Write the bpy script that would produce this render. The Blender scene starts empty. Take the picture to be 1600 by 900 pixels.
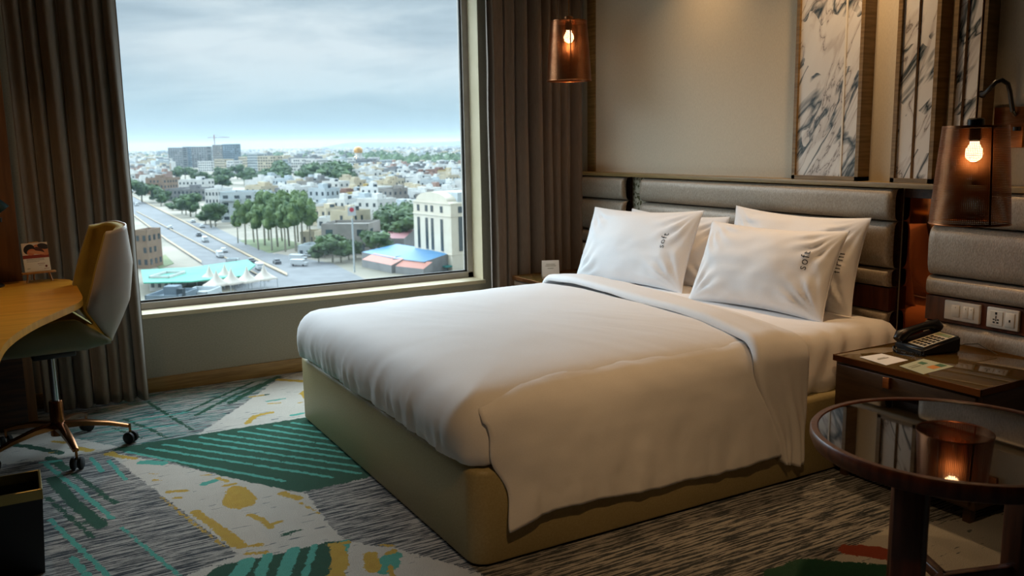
import bpy, bmesh, math, random
import numpy as np
from mathutils import Vector, Matrix, noise
PI = math.pi
random.seed(7)
sc = bpy.context.scene
COL = sc.collection

# ------------------------------------------------------------------ camera
cam_d = bpy.data.cameras.new('camera')
cam = bpy.data.objects.new('camera', cam_d); COL.objects.link(cam)
FPX = 1373.948
RC = Matrix(((0.86823796, 0.09532898, -0.48690371), (-0.49586605, 0.13364652, -0.8580533), (-0.01672437, 0.98643347, 0.16330739)))
cam.matrix_world = Matrix.Translation((0, 0, 1.4)) @ RC.to_4x4()
cam_d.sensor_width = 36.0; cam_d.lens = 36.0 * FPX / 1600
cam_d.clip_start = 0.05; cam_d.clip_end = 30000
cam_d.dof.use_dof = True; cam_d.dof.focus_distance = 3.9; cam_d.dof.aperture_fstop = 4.5
sc.camera = cam

# ------------------------------------------------------------------ view + sky + light
vs = sc.view_settings
vs.view_transform = 'Standard'; vs.look = 'None'; vs.gamma = 1; vs.exposure = 0.0
vs.use_curve_mapping = False

def lin(h):
    if isinstance(h, str):
        h = h.lstrip('#'); c = [int(h[i:i+2], 16) / 255 for i in (0, 2, 4)]
    else: c = h
    return tuple((x / 12.92 if x <= 0.04045 else ((x + .055) / 1.055) ** 2.4) for x in c) + (1.0,)

world = bpy.data.worlds.new('overcast_sky'); sc.world = world; world.use_nodes = True
nt = world.node_tree; N = nt.nodes; Lk = nt.links; N.clear()
def wn(t, **k):
    n = N.new(t)
    for a, b in k.items(): setattr(n, a, b)
    return n
tc = wn('ShaderNodeTexCoord'); sep = wn('ShaderNodeSeparateXYZ'); Lk.new(tc.outputs['Generated'], sep.inputs[0])
mp = wn('ShaderNodeMapping'); mp.inputs['Scale'].default_value = (2.0, 2.0, 11.0); mp.inputs['Location'].default_value = (3.1, 1.7, 0.4)
Lk.new(tc.outputs['Generated'], mp.inputs[0])
nz = wn('ShaderNodeTexNoise'); nz.inputs['Scale'].default_value = 1.25; nz.inputs['Detail'].default_value = 5; nz.inputs['Roughness'].default_value = .5
nz.inputs['Distortion'].default_value = .5
Lk.new(mp.outputs[0], nz.inputs['Vector'])
cr = wn('ShaderNodeValToRGB'); e = cr.color_ramp.elements
e[0].position = .36; e[0].color = lin('#9DB2C2'); e[1].position = .62; e[1].color = lin('#DCE9F0')
m_ = e.new(.5); m_.color = lin('#BCCFDB')
Lk.new(nz.outputs['Fac'], cr.inputs[0])
hz = wn('ShaderNodeMapRange'); hz.inputs['From Min'].default_value = 0.0; hz.inputs['From Max'].default_value = .10
Lk.new(sep.outputs['Z'], hz.inputs['Value'])
mx = wn('ShaderNodeMixRGB'); mx.inputs[1].default_value = lin('#B9DAE8'); Lk.new(hz.outputs[0], mx.inputs[0]); Lk.new(cr.outputs[0], mx.inputs[2])
# unseen window-side sky boosted to light the room; duller overhead and behind
SKY_BRIGHT = 12.5
band = wn('ShaderNodeValToRGB'); el = band.color_ramp.elements; el[0].position = .175; el[0].color = (0, 0, 0, 1); el[1].position = .30; el[1].color = (1, 1, 1, 1)
q_ = el.new(.70); q_.color = (1, 1, 1, 1); q_ = el.new(1.0); q_.color = (.25, .25, .25, 1)
Lk.new(sep.outputs['Z'], band.inputs[0])
side = wn('ShaderNodeMapRange'); side.inputs['From Min'].default_value = -.15; side.inputs['From Max'].default_value = .35; side.inputs['To Min'].default_value = .12; side.inputs['To Max'].default_value = 1
Lk.new(sep.outputs['Y'], side.inputs['Value'])
pr_ = wn('ShaderNodeMath', operation='MULTIPLY'); Lk.new(band.outputs[0], pr_.inputs[0]); Lk.new(side.outputs[0], pr_.inputs[1])
up = wn('ShaderNodeMath', operation='MULTIPLY_ADD'); Lk.new(pr_.outputs[0], up.inputs[0]); up.inputs[1].default_value = SKY_BRIGHT; up.inputs[2].default_value = 1.0
bg = wn('ShaderNodeBackground'); Lk.new(mx.outputs[0], bg.inputs[0]); Lk.new(up.outputs[0], bg.inputs[1])
wo = wn('ShaderNodeOutputWorld'); Lk.new(bg.outputs[0], wo.inputs[0])

def area(name, loc, size, power, color, rot=(0, 0, 0), shape='DISK', spread=PI, sy=None):
    l = bpy.data.lights.new(name, 'AREA'); l.shape = shape; l.size = size; l.energy = power; l.color = color; l.spread = spread
    if sy: l.size_y = sy
    o = bpy.data.objects.new(name, l); o.location = loc; o.rotation_euler = rot; COL.objects.link(o); return o
WARM = (1.0, .62, .30); R0 = math.radians
# recessed ceiling downlights (warm), above the headboard wall and the desk
for i, (x, y, p) in enumerate([(3.25, 3.95, 3), (3.25, 2.85, 6)]):
    if p: area('downlight_and_fill', (x, y, 2.68), .09, p, WARM, spread=math.radians(110))
area('downlight_and_fill', (-.05, 4.25, 2.68), .09, 2.2, WARM, spread=R0(90))
dl = area('downlight_and_fill', (.9, .7, 2.68), .09, 2.3, WARM, spread=R0(58)); dl.rotation_euler = Vector((.95, 1.75, -2.15)).to_track_quat('-Z', 'Y').to_euler()  # added warm fill near the camera, tilted at the bed's near side
pl = area('window_portal', (1.48, 5.50, 1.52), 2.75, 1, (1, 1, 1), (-PI / 2, 0, 0), 'RECTANGLE', sy=2.2); pl.data.cycles.is_portal = True

# ------------------------------------------------------------------ material helpers
def mat(name, col, rough=.6, metal=0.0, spec=None, coat=0, sheen=0, trans=0, emit=None, es=0):
    m = bpy.data.materials.new(name); m.use_nodes = True
    b = m.node_tree.nodes['Principled BSDF']
    b.inputs['Base Color'].default_value = lin(col) if isinstance(col, str) else tuple(col) + (1,)
    b.inputs['Roughness'].default_value = rough; b.inputs['Metallic'].default_value = metal
    if spec is not None: b.inputs['Specular IOR Level'].default_value = spec
    if coat: b.inputs['Coat Weight'].default_value = coat
    if sheen: b.inputs['Sheen Weight'].default_value = sheen
    if trans: b.inputs['Transmission Weight'].default_value = trans
    if emit: b.inputs['Emission Color'].default_value = lin(emit); b.inputs['Emission Strength'].default_value = es
    return m
def noisy(m, c1, c2, scale=(1, 1, 1), nscale=20, detail=4, lo=.35, hi=.65, bump=0, bdist=.002, coord='Object', rough=None, kind='noise', dist=0):
    t = m.node_tree; b = t.nodes['Principled BSDF']; L = t.links
    tc = t.nodes.new('ShaderNodeTexCoord'); mp = t.nodes.new('ShaderNodeMapping'); mp.inputs['Scale'].default_value = scale
    L.new(tc.outputs[coord], mp.inputs[0])
    n = t.nodes.new('ShaderNodeTexNoise'); n.inputs['Scale'].default_value = nscale; n.inputs['Detail'].default_value = detail
    n.inputs['Distortion'].default_value = dist
    L.new(mp.outputs[0], n.inputs['Vector'])
    r = t.nodes.new('ShaderNodeValToRGB'); r.color_ramp.elements[0].position = lo; r.color_ramp.elements[1].position = hi
    r.color_ramp.elements[0].color = lin(c1); r.color_ramp.elements[1].color = lin(c2)
    L.new(n.outputs['Fac'], r.inputs[0]); L.new(r.outputs[0], b.inputs['Base Color'])
    if bump:
        bp = t.nodes.new('ShaderNodeBump'); bp.inputs['Strength'].default_value = bump; bp.inputs['Distance'].default_value = bdist
        L.new(n.outputs['Fac'], bp.inputs['Height']); L.new(bp.outputs[0], b.inputs['Normal'])
    return m
def weave(name, c1, c2, rough=.85, s=700, bump=.3, sheen=0, sx=(1, 1, 1)):
    m = mat(name, c1, rough, sheen=sheen)
    return noisy(m, c1, c2, scale=sx, nscale=s, detail=2, lo=.3, hi=.7, bump=bump, bdist=.001)

M = {}
M['ceiling'] = noisy(mat('ceiling_paint', '#A09078', .9), '#9C8C74', '#A4947C', nscale=3)
M['plain'] = noisy(mat('room_paint', '#4A3420', .9), '#443020', '#503A26', nscale=4)
M['wallpaper'] = weave('woven_wallpaper', '#C4BAA6', '#D2C8B4', .8, 60, .15, sx=(1, 8, 1.2))
M['wallbelow'] = weave('window_wall_paper', '#8F8878', '#9A9383', .85, 120, .15)
M['oak'] = noisy(mat('oak_trim', '#7C6238', .45), '#6E552C', '#8C7044', scale=(1, 1, 14), nscale=6, bump=.1)
M['oakh'] = noisy(mat('oak_rail', '#8A7348', .42), '#7C663E', '#978054', scale=(14, 1, 14), nscale=5, bump=.1)
M['base'] = noisy(mat('oak_baseboard', '#8C6B3A', .5), '#7D5D2F', '#997846', scale=(1, 14, 14), nscale=5, bump=.1)
M['darkwood'] = noisy(mat('dark_walnut', '#3B2313', .4), '#2E1A0D', '#472B18', scale=(1, 12, 12), nscale=6, bump=.08)
M['redwood'] = noisy(mat('red_brown_wood', '#5A2E18', .35), '#4A2412', '#6A3820', scale=(8, 8, 1), nscale=6)
M['deskwood'] = noisy(mat('golden_desk_wood', '#D9962A', .28), '#CC8A22', '#E4A236', scale=(1, 10, 1), nscale=3, detail=6, bump=.02)
M['pierwood'] = noisy(mat('brown_panel_wood', '#6A4420', .5), '#5E3B1A', '#764D26', scale=(12, 1, 1), nscale=4)
M['cream'] = noisy(mat('cream_reveal', '#C2B495', .6), '#BEB090', '#C6B89A', nscale=5)
M['alu'] = noisy(mat('bronze_grey_aluminium', '#A39A92', .5), '#9E958D', '#A89F97', nscale=9)
M['gasket'] = noisy(mat('dark_gasket', '#22221F', .6), '#1F1F1C', '#262622', nscale=9)
M['curtain'] = noisy(mat('taupe_curtain_cloth', '#75695A', .75, sheen=.4), '#6E6254', '#7E7262', scale=(40, 40, 1.5), nscale=14, bump=.15, bdist=.001)
M['curtain2'] = noisy(mat('brown_curtain_cloth', '#6A5746', .72, sheen=.3), '#63503F', '#735F4D', scale=(40, 40, 1.5), nscale=14, bump=.15, bdist=.001)
M['leather'] = noisy(mat('champagne_headboard_fabric', '#9C9080', .42, .15), '#8A7E6F', '#A99D8C', scale=(1, 3.5, 1), nscale=90, detail=3, bump=.5, bdist=.002)
M['bedbase'] = noisy(mat('olive_beige_leatherette', '#A39468', .5), '#9E8F63', '#A8996E', nscale=140, bump=.08, bdist=.001)
M['sheet'] = noisy(mat('white_cotton', '#E6E4E4', .8, sheen=.1), '#E4E2E2', '#E9E7E7', nscale=300, bump=.05, bdist=.0005)
M['pillow'] = noisy(mat('white_pillow_cotton', '#ECEBEC', .8, sheen=.1), '#EAE9EA', '#EEEDEE', nscale=300, bump=.05, bdist=.0005)
M['ink'] = mat('grey_embroidery', '#2E3136', .7)
M['copper'] = noisy(mat('brushed_copper', '#B8764A', .3, 1.0), '#B07044', '#C4845A', scale=(1, 1, 12), nscale=20)
M['coppersh'] = noisy(mat('perforated_copper', '#94603E', .30, 1.0), '#8C5838', '#9C6846', scale=(1, 1, 2), nscale=10)
M['coppermir'] = noisy(mat('copper_tinted_mirror', '#A85C30', .04, 1.0), '#A0562C', '#B06436', nscale=2)
M['palemir'] = noisy(mat('mottled_pale_mirror', '#C8BCA0', .25, .5), '#6E6A4A', '#E0D6BE', nscale=60, detail=3, lo=.4, hi=.55)  # olive and cream mottle set in the base colour
M['blackglass'] = mat('black_glass', '#050505', .03, 0, spec=.9)
M['nsglass'] = mat('bronze_back_painted_glass', '#5A4522', .05, 0, spec=.9)
M['nswood'] = noisy(mat('bronze_veneer', '#4A3420', .4), '#3E2A18', '#553D27', scale=(1, 1, 10), nscale=5)
M['black'] = noisy(mat('black_plastic', '#0C0C0D', .35), '#0B0B0C', '#0F0F10', nscale=20)
M['rubber'] = noisy(mat('black_rubber', '#070707', .7), '#060606', '#090909', nscale=20)
M['white'] = noisy(mat('white_plastic', '#DDD6C8', .4), '#DAD3C5', '#E0D9CB', nscale=12)
M['whiteshell'] = noisy(mat('pale_shell_laminate', '#B9ADA3', .45), '#B4A89E', '#BEB2A8', nscale=4)
M['olive'] = weave('olive_upholstery', '#948238', '#A39044', .8, 300, .2)
M['oliveshell'] = noisy(mat('olive_seat_laminate', '#5F5B3A', .45), '#5A5636', '#65613F', nscale=5)
M['paper'] = noisy(mat('white_card', '#E8E4DC', .7), '#E6E2DA', '#EAE6DE', nscale=8)
M['steel'] = mat('chrome_steel', '#9FA6AA', .2, 1.0)
M['gold'] = mat('pale_gold_metal', '#B09A5E', .3, 1.0)
M['bronze'] = mat('bronze_metal', '#8A5A34', .25, 1.0)
M['easel'] = noisy(mat('easel_pine', '#A9783C', .5), '#9C6C32', '#B48448', nscale=30)
M['teal'] = mat('teal_lamp_enamel', '#12343E', .35, .2)
M['bulb'] = mat('glowing_bulb', '#FFE0B0', .4, emit='#FFD9A0', es=11)
M['keyp'] = mat('keypad_plate', '#B9B09A', .5)
M['lcd'] = mat('green_grey_display', '#7F8C6A', .3)

# ------------------------------------------------------------------ object helpers
def link(o, parent=None):
    COL.objects.link(o)
    if parent is not None:
        o.parent = parent
        if parent.type == 'EMPTY' or parent.parent is None:
            o.matrix_parent_inverse = Matrix.Translation(parent.location).inverted()
        else:
            o.matrix_parent_inverse = Matrix.Identity(4)
    return o
def mesh(name, V, F, m, parent=None, smooth=True, mi=None, tag=None):
    me = bpy.data.meshes.new(name); me.from_pydata([tuple(v) for v in V], [], [tuple(f) for f in F])
    for q in (m if isinstance(m, (list, tuple)) else [m]): me.materials.append(q)
    if mi is not None: me.polygons.foreach_set('material_index', list(mi))
    if smooth: me.polygons.foreach_set('use_smooth', [True] * len(me.polygons))
    me.update()
    o = bpy.data.objects.new(name, me); return link(o, parent)
def bmobj(name, bm, m, parent=None, smooth=False):
    bmesh.ops.recalc_face_normals(bm, faces=bm.faces)
    me = bpy.data.meshes.new(name); bm.to_mesh(me); bm.free()
    for q in (m if isinstance(m, (list, tuple)) else [m]): me.materials.append(q)
    if smooth: me.polygons.foreach_set('use_smooth', [True] * len(me.polygons))
    return link(bpy.data.objects.new(name, me), parent)
def autosmooth(o, ang=40):
    me = o.data
    me.polygons.foreach_set('use_smooth', [True] * len(me.polygons))
    bm = bmesh.new(); bm.from_mesh(me)
    for ed in bm.edges:
        if len(ed.link_faces) == 2 and ed.calc_face_angle(0) > math.radians(ang): ed.smooth = False
    bm.to_mesh(me); bm.free(); return o
def addbox(bm, x0, x1, y0, y1, z0, z1, bev=0, seg=2, M4=None, mi=0):
    r = bmesh.ops.create_cube(bm, size=1)
    S = Matrix.Translation(((x0 + x1) / 2, (y0 + y1) / 2, (z0 + z1) / 2)) @ Matrix.Diagonal((x1 - x0, y1 - y0, z1 - z0, 1))
    vs_ = r['verts']
    for v in vs_: v.co = S @ v.co
    faces = set(f for v in vs_ for f in v.link_faces)
    if bev:
        g = bmesh.ops.bevel(bm, geom=list(set(e_ for v in vs_ for e_ in v.link_edges)), offset=bev, segments=seg, affect='EDGES', profile=.5)
        vs_ = list(set(v for f in g['faces'] for v in f.verts) | set(v for v in vs_ if v.is_valid)); faces = set(f for v in vs_ for f in v.link_faces)
    for f in faces: f.material_index = mi
    if M4 is not None:
        for v in vs_: v.co = M4 @ v.co
def box(name, x0, x1, y0, y1, z0, z1, m, parent=None, bev=0, seg=2, M4=None):
    bm = bmesh.new(); addbox(bm, x0, x1, y0, y1, z0, z1, bev, seg, M4)
    o = bmobj(name, bm, m, parent)
    if bev: autosmooth(o, 50)
    return o
def tubev(pts, r, n=10, cap=True):
    """tube along pts; r is a float or list"""
    pts = [Vector(p) for p in pts]; V = []; F = []
    k = len(pts); up = None
    for i, p in enumerate(pts):
        t = (pts[min(i + 1, k - 1)] - pts[max(i - 1, 0)]).normalized()
        if up is None: up = t.orthogonal().normalized()
        up = (up - t * up.dot(t)); up = up.normalized() if up.length > 1e-6 else t.orthogonal().normalized()
        s = t.cross(up); rr = r[i] if isinstance(r, (list, tuple)) else r
        for j in range(n):
            a = 2 * PI * j / n; V.append(p + (up * math.cos(a) + s * math.sin(a)) * rr)
    for i in range(k - 1):
        for j in range(n):
            F.append((i * n + j, i * n + (j + 1) % n, (i + 1) * n + (j + 1) % n, (i + 1) * n + j))
    if cap: F.append(tuple(range(n - 1, -1, -1))); F.append(tuple(range((k - 1) * n, k * n)))
    return V, F
def tube(name, pts, r, m, parent=None, n=10):
    V, F = tubev(pts, r, n); return autosmooth(mesh(name, V, F, m, parent), 60)
def lathev(prof, c=(0, 0, 0), n=32):
    V = []; F = []
    for (r, z) in prof:
        for j in range(n):
            a = 2 * PI * j / n; V.append((c[0] + r * math.cos(a), c[1] + r * math.sin(a), c[2] + z))
    for i in range(len(prof) - 1):
        for j in range(n): F.append((i * n + j, i * n + (j + 1) % n, (i + 1) * n + (j + 1) % n, (i + 1) * n + j))
    return V, F
def lathe(name, prof, c, m, parent=None, n=32, ang=40):
    V, F = lathev(prof, c, n); return autosmooth(mesh(name, V, F, m, parent), ang)
def grid(name, fn, nu, nv, m, parent=None, closeu=False):
    V = [fn(i / (nu if closeu else nu - 1), j / (nv - 1)) for j in range(nv) for i in range(nu)]
    F = []
    for j in range(nv - 1):
        for i in range(nu if closeu else nu - 1):
            F.append((j * nu + i, j * nu + (i + 1) % nu, (j + 1) * nu + (i + 1) % nu, (j + 1) * nu + i))
    return mesh(name, V, F, m, parent)
def empty(name, loc):
    o = bpy.data.objects.new(name, None); o.empty_display_size = .1; o.location = loc; COL.objects.link(o); return o
def tag(o, label, cat, group=None, kind=None):
    o['label'] = label; o['category'] = cat
    if group: o['group'] = group
    if kind: o['kind'] = kind
    return o
def struct(o): o['kind'] = 'structure'; return o
def root(name, loc, label, cat, group=None): return tag(empty(name, loc), label, cat, group)
def copy_tree(r):
    c = r.copy(); COL.objects.link(c)
    for ch in list(r.children):
        d = ch.copy(); COL.objects.link(d); d.parent = c
        for g in list(ch.children):
            h = g.copy(); COL.objects.link(h); h.parent = d
    return c
def sstep(a, b, x):
    t = min(1, max(0, (x - a) / (b - a))); return t * t * (3 - 2 * t)
def fbm(x, y, z=0, o=3): return noise.fractal(Vector((x, y, z)), 1.0, 2.0, o)

# ------------------------------------------------------------------ room shell
XW, YW, XL, YF, ZC = 3.587, 5.35, -0.62, -1.6, 2.75
ZO0, ZO1, XO0, XO1 = .46, 2.58, .10, 2.81      # window opening
bm = bmesh.new()
for b in ((XL - .1, XO0, YW, 5.60, 0, ZC), (XO1, XW + .1, YW, 5.60, 0, ZC), (XO0, XO1, YW, 5.60, 0, ZO0), (XO0, XO1, YW, 5.60, ZO1, ZC)): addbox(bm, *b)
struct(bmobj('wall_back', bm, M['wallbelow']))
struct(box('wall_right', XW, XW + .1, YF, YW, 0, ZC, M['wallpaper']))
struct(box('wall_left', XL - .1, XL, YF, YW, 0, ZC, M['plain']))
struct(box('wall_front', XL - .1, XW + .1, YF - .1, YF, 0, ZC, M['plain']))
struct(box('ceiling', XL - .1, XW + .1, YF - .1, 5.60, ZC, ZC + .1, M['ceiling']))
struct(box('baseboard_back', .02, XW, YW - .015, YW, 0, .086, M['base'], bev=.003))
struct(box('trim_1', XW - .012, XW, 5.10, 5.19, 1.19, ZC, M['oak'], bev=.002))        # upright wood trim by the curtain
struct(box('trim_2', XL, .022, 5.06, YW, 0, ZC, M['pierwood'], bev=.002))             # brown panelled pier behind the desk
struct(box('trim_3', XW - .085, XW, YF, YW, 1.166, 1.19, M['oakh'], bev=.002))        # ledge over the headboard
struct(box('trim_4', XW - .004, XW, 3.302, 3.310, 1.19, ZC, M['oak']))
# window
w = empty('window_1', (1.45, 5.5, ZO0)); struct(w)
bm = bmesh.new()
for b in ((XO0, XO1, 5.36, 5.52, ZO0 - .012, ZO0 + .004), (XO1 - .004, XO1 + .012, 5.352, 5.52, ZO0, ZO1), (XO0, XO1, 5.36, 5.52, ZO1 - .004, ZO1 + .01)): addbox(bm, *b)
addbox(bm, XO0, XO1 + .01, 5.335, 5.40, ZO0 - .022, ZO0 + .004, .003)
bmobj('sill', bm, M['cream'], w)
bm = bmesh.new(); fw = .045
for b in ((XO0, XO1, 5.50, 5.57, ZO0, ZO0 + fw), (XO0, XO1, 5.50, 5.57, ZO1 - fw, ZO1), (XO0, XO0 + fw, 5.50, 5.57, ZO0, ZO1), (XO1 - fw, XO1, 5.50, 5.57, ZO0, ZO1)): addbox(bm, *b, .004)
bmobj('window_frame', bm, M['alu'], w)
bm = bmesh.new()
a0, a1, c0, c1, g = XO0 + fw, XO1 - fw, ZO0 + fw, ZO1 - fw, .012
for b in ((a0, a1, 5.515, 5.53, c0, c0 + g), (a0, a1, 5.515, 5.53, c1 - g, c1), (a0, a0 + g, 5.515, 5.53, c0, c1), (a1 - g, a1, 5.515, 5.53, c0, c1)): addbox(bm, *b)
bmobj('gasket', bm, M['gasket'], w)
gm = bpy.data.materials.new('window_glass'); gm.use_nodes = True; t = gm.node_tree; t.nodes.clear()
o_ = t.nodes.new('ShaderNodeOutputMaterial'); mxs = t.nodes.new('ShaderNodeMixShader'); tr = t.nodes.new('ShaderNodeBsdfTransparent'); gl = t.nodes.new('ShaderNodeBsdfGlossy')
fr = t.nodes.new('ShaderNodeFresnel'); fr.inputs[0].default_value = 1.35; gl.inputs['Roughness'].default_value = .01; tr.inputs[0].default_value = (.96, .985, .98, 1)
t.links.new(fr.outputs[0], mxs.inputs[0]); t.links.new(tr.outputs[0], mxs.inputs[1]); t.links.new(gl.outputs[0], mxs.inputs[2]); t.links.new(mxs.outputs[0], o_.inputs[0])
mesh('pane', [(a0, 5.524, c0), (a1, 5.524, c0), (a1, 5.524, c1), (a0, 5.524, c1)], [(0, 1, 2, 3)], gm, w, False)


# ------------------------------------------------------------------ carpet (pattern as distance fields on the floor grid)
def at(px, py, z=0.0, H=1.4):
    d = RC @ Vector((px - 800, 450 - py, -FPX)); k = (z - H) / d.z
    return (d.x * k, d.y * k)
def K(c): return [at(x / 2.162, 560 + y / 2.162) for x, y in c]     # points noted on a 2.162x enlargement of the floor area
xs = np.concatenate([np.arange(XL, 1.5, .0105), np.linspace(1.5, XW, 70)])
ys = np.concatenate([np.linspace(YF, 1.9, 70, endpoint=False), np.arange(1.9, YW, .0105), [YW]])
GX, GY = np.meshgrid(xs, ys)
def segd(P, wd):
    d = np.full(GX.shape, 9.0)
    for (ax, ay), (bx, by) in zip(P[:-1], P[1:]):
        vx, vy = bx - ax, by - ay; L2 = vx * vx + vy * vy + 1e-12
        t = np.clip(((GX - ax) * vx + (GY - ay) * vy) / L2, 0, 1)
        d = np.minimum(d, np.hypot(GX - ax - t * vx, GY - ay - t * vy))
    return d - wd
def polyd(P):
    d = segd(list(P) + [P[0]], 0); ins = np.zeros(GX.shape, bool); n = len(P)
    for i in range(n):
        (ax, ay), (bx, by) = P[i], P[(i + 1) % n]
        c = ((ay > GY) != (by > GY)) & (GX < (bx - ax) * (GY - ay) / (by - ay + 1e-12) + ax); ins ^= c
    return np.where(ins, -d, d)
def uni(L):
    r = np.full(GX.shape, .2)
    for q in L: r = np.minimum(r, q)
    return np.clip(r, -.2, .2)
S = lambda pts, wd: segd(K(pts), wd)
G1 = polyd(K([(372, 306), (700, 252), (1055, 196), (1150, 170), (1400, 300), (1245, 402), (1150, 425), (1015, 454), (900, 430), (745, 396), (560, 345)]))
G2 = polyd(K([(740, 700), (900, 668), (1115, 620), (1180, 612), (1120, 800), (600, 800)]))
A1 = polyd(K([(655, 264), (800, 170), (930, 78), (985, 55), (1120, 20), (1180, 180), (1050, 200), (830, 235)]))
A2 = polyd(K([(352, 312), (480, 338), (745, 392), (1035, 455), (1110, 560), (1165, 612), (1115, 628), (900, 672), (745, 705), (680, 760), (620, 800), (600, 745), (700, 705), (805, 662), (545, 462)]))
A3 = polyd(K([(1165, 618), (1330, 640), (1620, 722), (1800, 860), (1050, 860), (1150, 700)]))
A4 = polyd(K([(-400, 290), (150, 250), (400, 298), (330, 318), (0, 362), (-400, 390)]))
A5 = polyd([at(*p) for p in [(1290, 880), (1390, 822), (1600, 800), (1600, 960), (1320, 980)]])
white = uni([A1, A2, A3, A4, A5])
green = uni([G1, G2, S([(175, 405), (245, 485), (340, 565)], .026), S([(160, 470), (250, 550), (315, 605)], .010), S([(250, 390), (320, 440), (388, 490)], .012),
             S([(165, 335), (225, 375)], .02), S([(625, 182), (740, 130), (855, 80)], .012), S([(662, 192), (780, 130), (885, 85)], .014), S([(780, 150), (860, 105), (940, 62)], .02),
             S([(500, 148), (580, 200), (650, 242)], .010), S([(420, 205), (520, 245), (560, 268)], .010), S([(380, 235), (480, 270)], .008), S([(960, 595), (1015, 580)], .010),
             S([(0, 285), (110, 300), (205, 320)], .02), S([(870, 128), (905, 122)], .01),
             polyd([at(*p) for p in [(1195, 892), (1250, 872), (1420, 885), (1400, 960), (1180, 960)]])])
stripes = [((430, 316), (960, 414)), ((500, 303), (1120, 401)), ((555, 291), (1215, 388)), ((610, 275), (1215, 366)), ((675, 266), (1200, 341)), ((740, 256), (1185, 320)),
           ((810, 246), (1160, 299)), ((870, 236), (1140, 277)), ((930, 226), (1120, 255)), ((985, 217), (1090, 233))]
teal = uni([S(list(s), .0105) for s in stripes] + [S([(835, 685), (760, 800)], .028), S([(905, 665), (850, 800)], .020), (S([(990, 648), (930, 800)], .024)), S([(1062, 632), (1010, 800)], .012),
            S([(1165, 622), (1140, 700)], .02), S([(1275, 700), (1330, 668)], .03), S([(1300, 715), (1325, 690)], .03),
            S([(145, 350), (260, 440), (380, 540)], .011), S([(170, 545), (260, 632), (370, 740)], .010), S([(412, 572), (500, 645), (615, 740)], .008), S([(240, 672), (300, 740)], .012),
            S([(368, 345), (425, 410)], .009), S([(308, 335), (345, 382)], .010), S([(482, 350), (550, 354)], .025), S([(690, 424), (728, 412)], .018), S([(905, 145), (960, 136)], .010),
            S([(985, 192), (1022, 186)], .014), S([(440, 215), (640, 180)], .009), S([(330, 250), (600, 225)], .008), S([(140, 352), (200, 345)], .014)])
def blob(cx, cy, rx, ry): return polyd(K([(cx + rx * math.cos(a) * (1 + .18 * math.sin(3 * a + cx)), cy + ry * math.sin(a)) for a in np.linspace(0, 2 * PI, 14)[:-1]]))
yellow = uni([blob(805, 470, 56, 40), S([(660, 520), (700, 548), (760, 585), (820, 635)], .019), S([(700, 545), (750, 590), (790, 632)], .016), S([(810, 638), (882, 630)], .010), S([(836, 660), (896, 656)], .011),
              S([(842, 528), (890, 545), (915, 572)], .013), S([(915, 560), (952, 550)], .009), S([(955, 455), (1008, 474)], .018), S([(1015, 488), (1080, 525)], .005),
              S([(570, 450), (628, 447)], .013), S([(590, 472), (612, 470)], .01), S([(545, 468), (620, 530), (700, 592), (765, 640)], .0055), S([(358, 322), (400, 330), (455, 338)], .016), S([(375, 318), (420, 336)], .012),
              S([(505, 390), (530, 390)], .006), S([(735, 405), (770, 415)], .011), S([(680, 395), (712, 392)], .006), S([(760, 430), (790, 425)], .012), S([(520, 410), (545, 412)], .006),
              S([(1140, 640), (1150, 690), (1110, 800)], .028), S([(1115, 630), (1172, 622)], .012), S([(1250, 665), (1262, 712)], .026), S([(1275, 630), (1330, 632)], .008), S([(1310, 658), (1330, 650)], .012), S([(1320, 700), (1325, 735)], .008),
              S([(940, 72), (1045, 78)], .022), blob(1040, 122, 26, 16), S([(845, 130), (885, 125)], .012), S([(905, 153), (950, 150)], .008), S([(1010, 150), (1050, 142)], .006),
              S([(835, 218), (860, 195), (915, 182)], .017), S([(250, 300), (305, 312)], .018), S([(180, 280), (220, 285)], .012), S([(165, 318), (190, 316)], .007)])
red = uni([segd([at(*p) for p in [(1330, 860), (1370, 862), (1400, 870)]], .045)])
tmix = uni([polyd(K([(200, 230), (470, 120), (700, 95), (950, 52), (900, 100), (655, 262), (410, 302), (250, 300)]))])
nx_, ny_ = len(xs), len(ys)
co = np.stack([GX.ravel(), GY.ravel(), np.zeros(GX.size)], 1)
ii = np.arange(nx_ * ny_).reshape(ny_, nx_)
quads = np.stack([ii[:-1, :-1], ii[:-1, 1:], ii[1:, 1:], ii[1:, :-1]], -1).reshape(-1, 4)
me = bpy.data.meshes.new('floor'); me.vertices.add(len(co)); me.vertices.foreach_set('co', co.ravel())
me.loops.add(quads.size); me.loops.foreach_set('vertex_index', quads.ravel())
me.polygons.add(len(quads)); me.polygons.foreach_set('loop_start', np.arange(0, quads.size, 4)); me.polygons.foreach_set('loop_total', np.full(len(quads), 4))
me.update(calc_edges=True)
for nm, arr in (('white', white), ('green', green), ('teal', teal), ('yellow', yellow), ('red', red), ('tmix', tmix)):
    at_ = me.attributes.new('d_' + nm, 'FLOAT', 'POINT'); at_.data.foreach_set('value', arr.ravel().astype(np.float32))
cm = bpy.data.materials.new('patterned_carpet'); cm.use_nodes = True; T = cm.node_tree; b = T.nodes['Principled BSDF']; L = T.links
b.inputs['Roughness'].default_value = .95; b.inputs['Specular IOR Level'].default_value = .1; b.inputs['Sheen Weight'].default_value = .15
def tn(ty, **k):
    n = T.nodes.new(ty)
    for a, v in k.items(): setattr(n, a, v)
    return n
def mth(op, a, b_=None, c=None):
    n = tn('ShaderNodeMath', operation=op)
    for i, v in enumerate((a, b_, c)):
        if v is None: continue
        if hasattr(v, 'node'): L.new(v, n.inputs[i])
        else: n.inputs[i].default_value = v
    return n.outputs[0]
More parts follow.
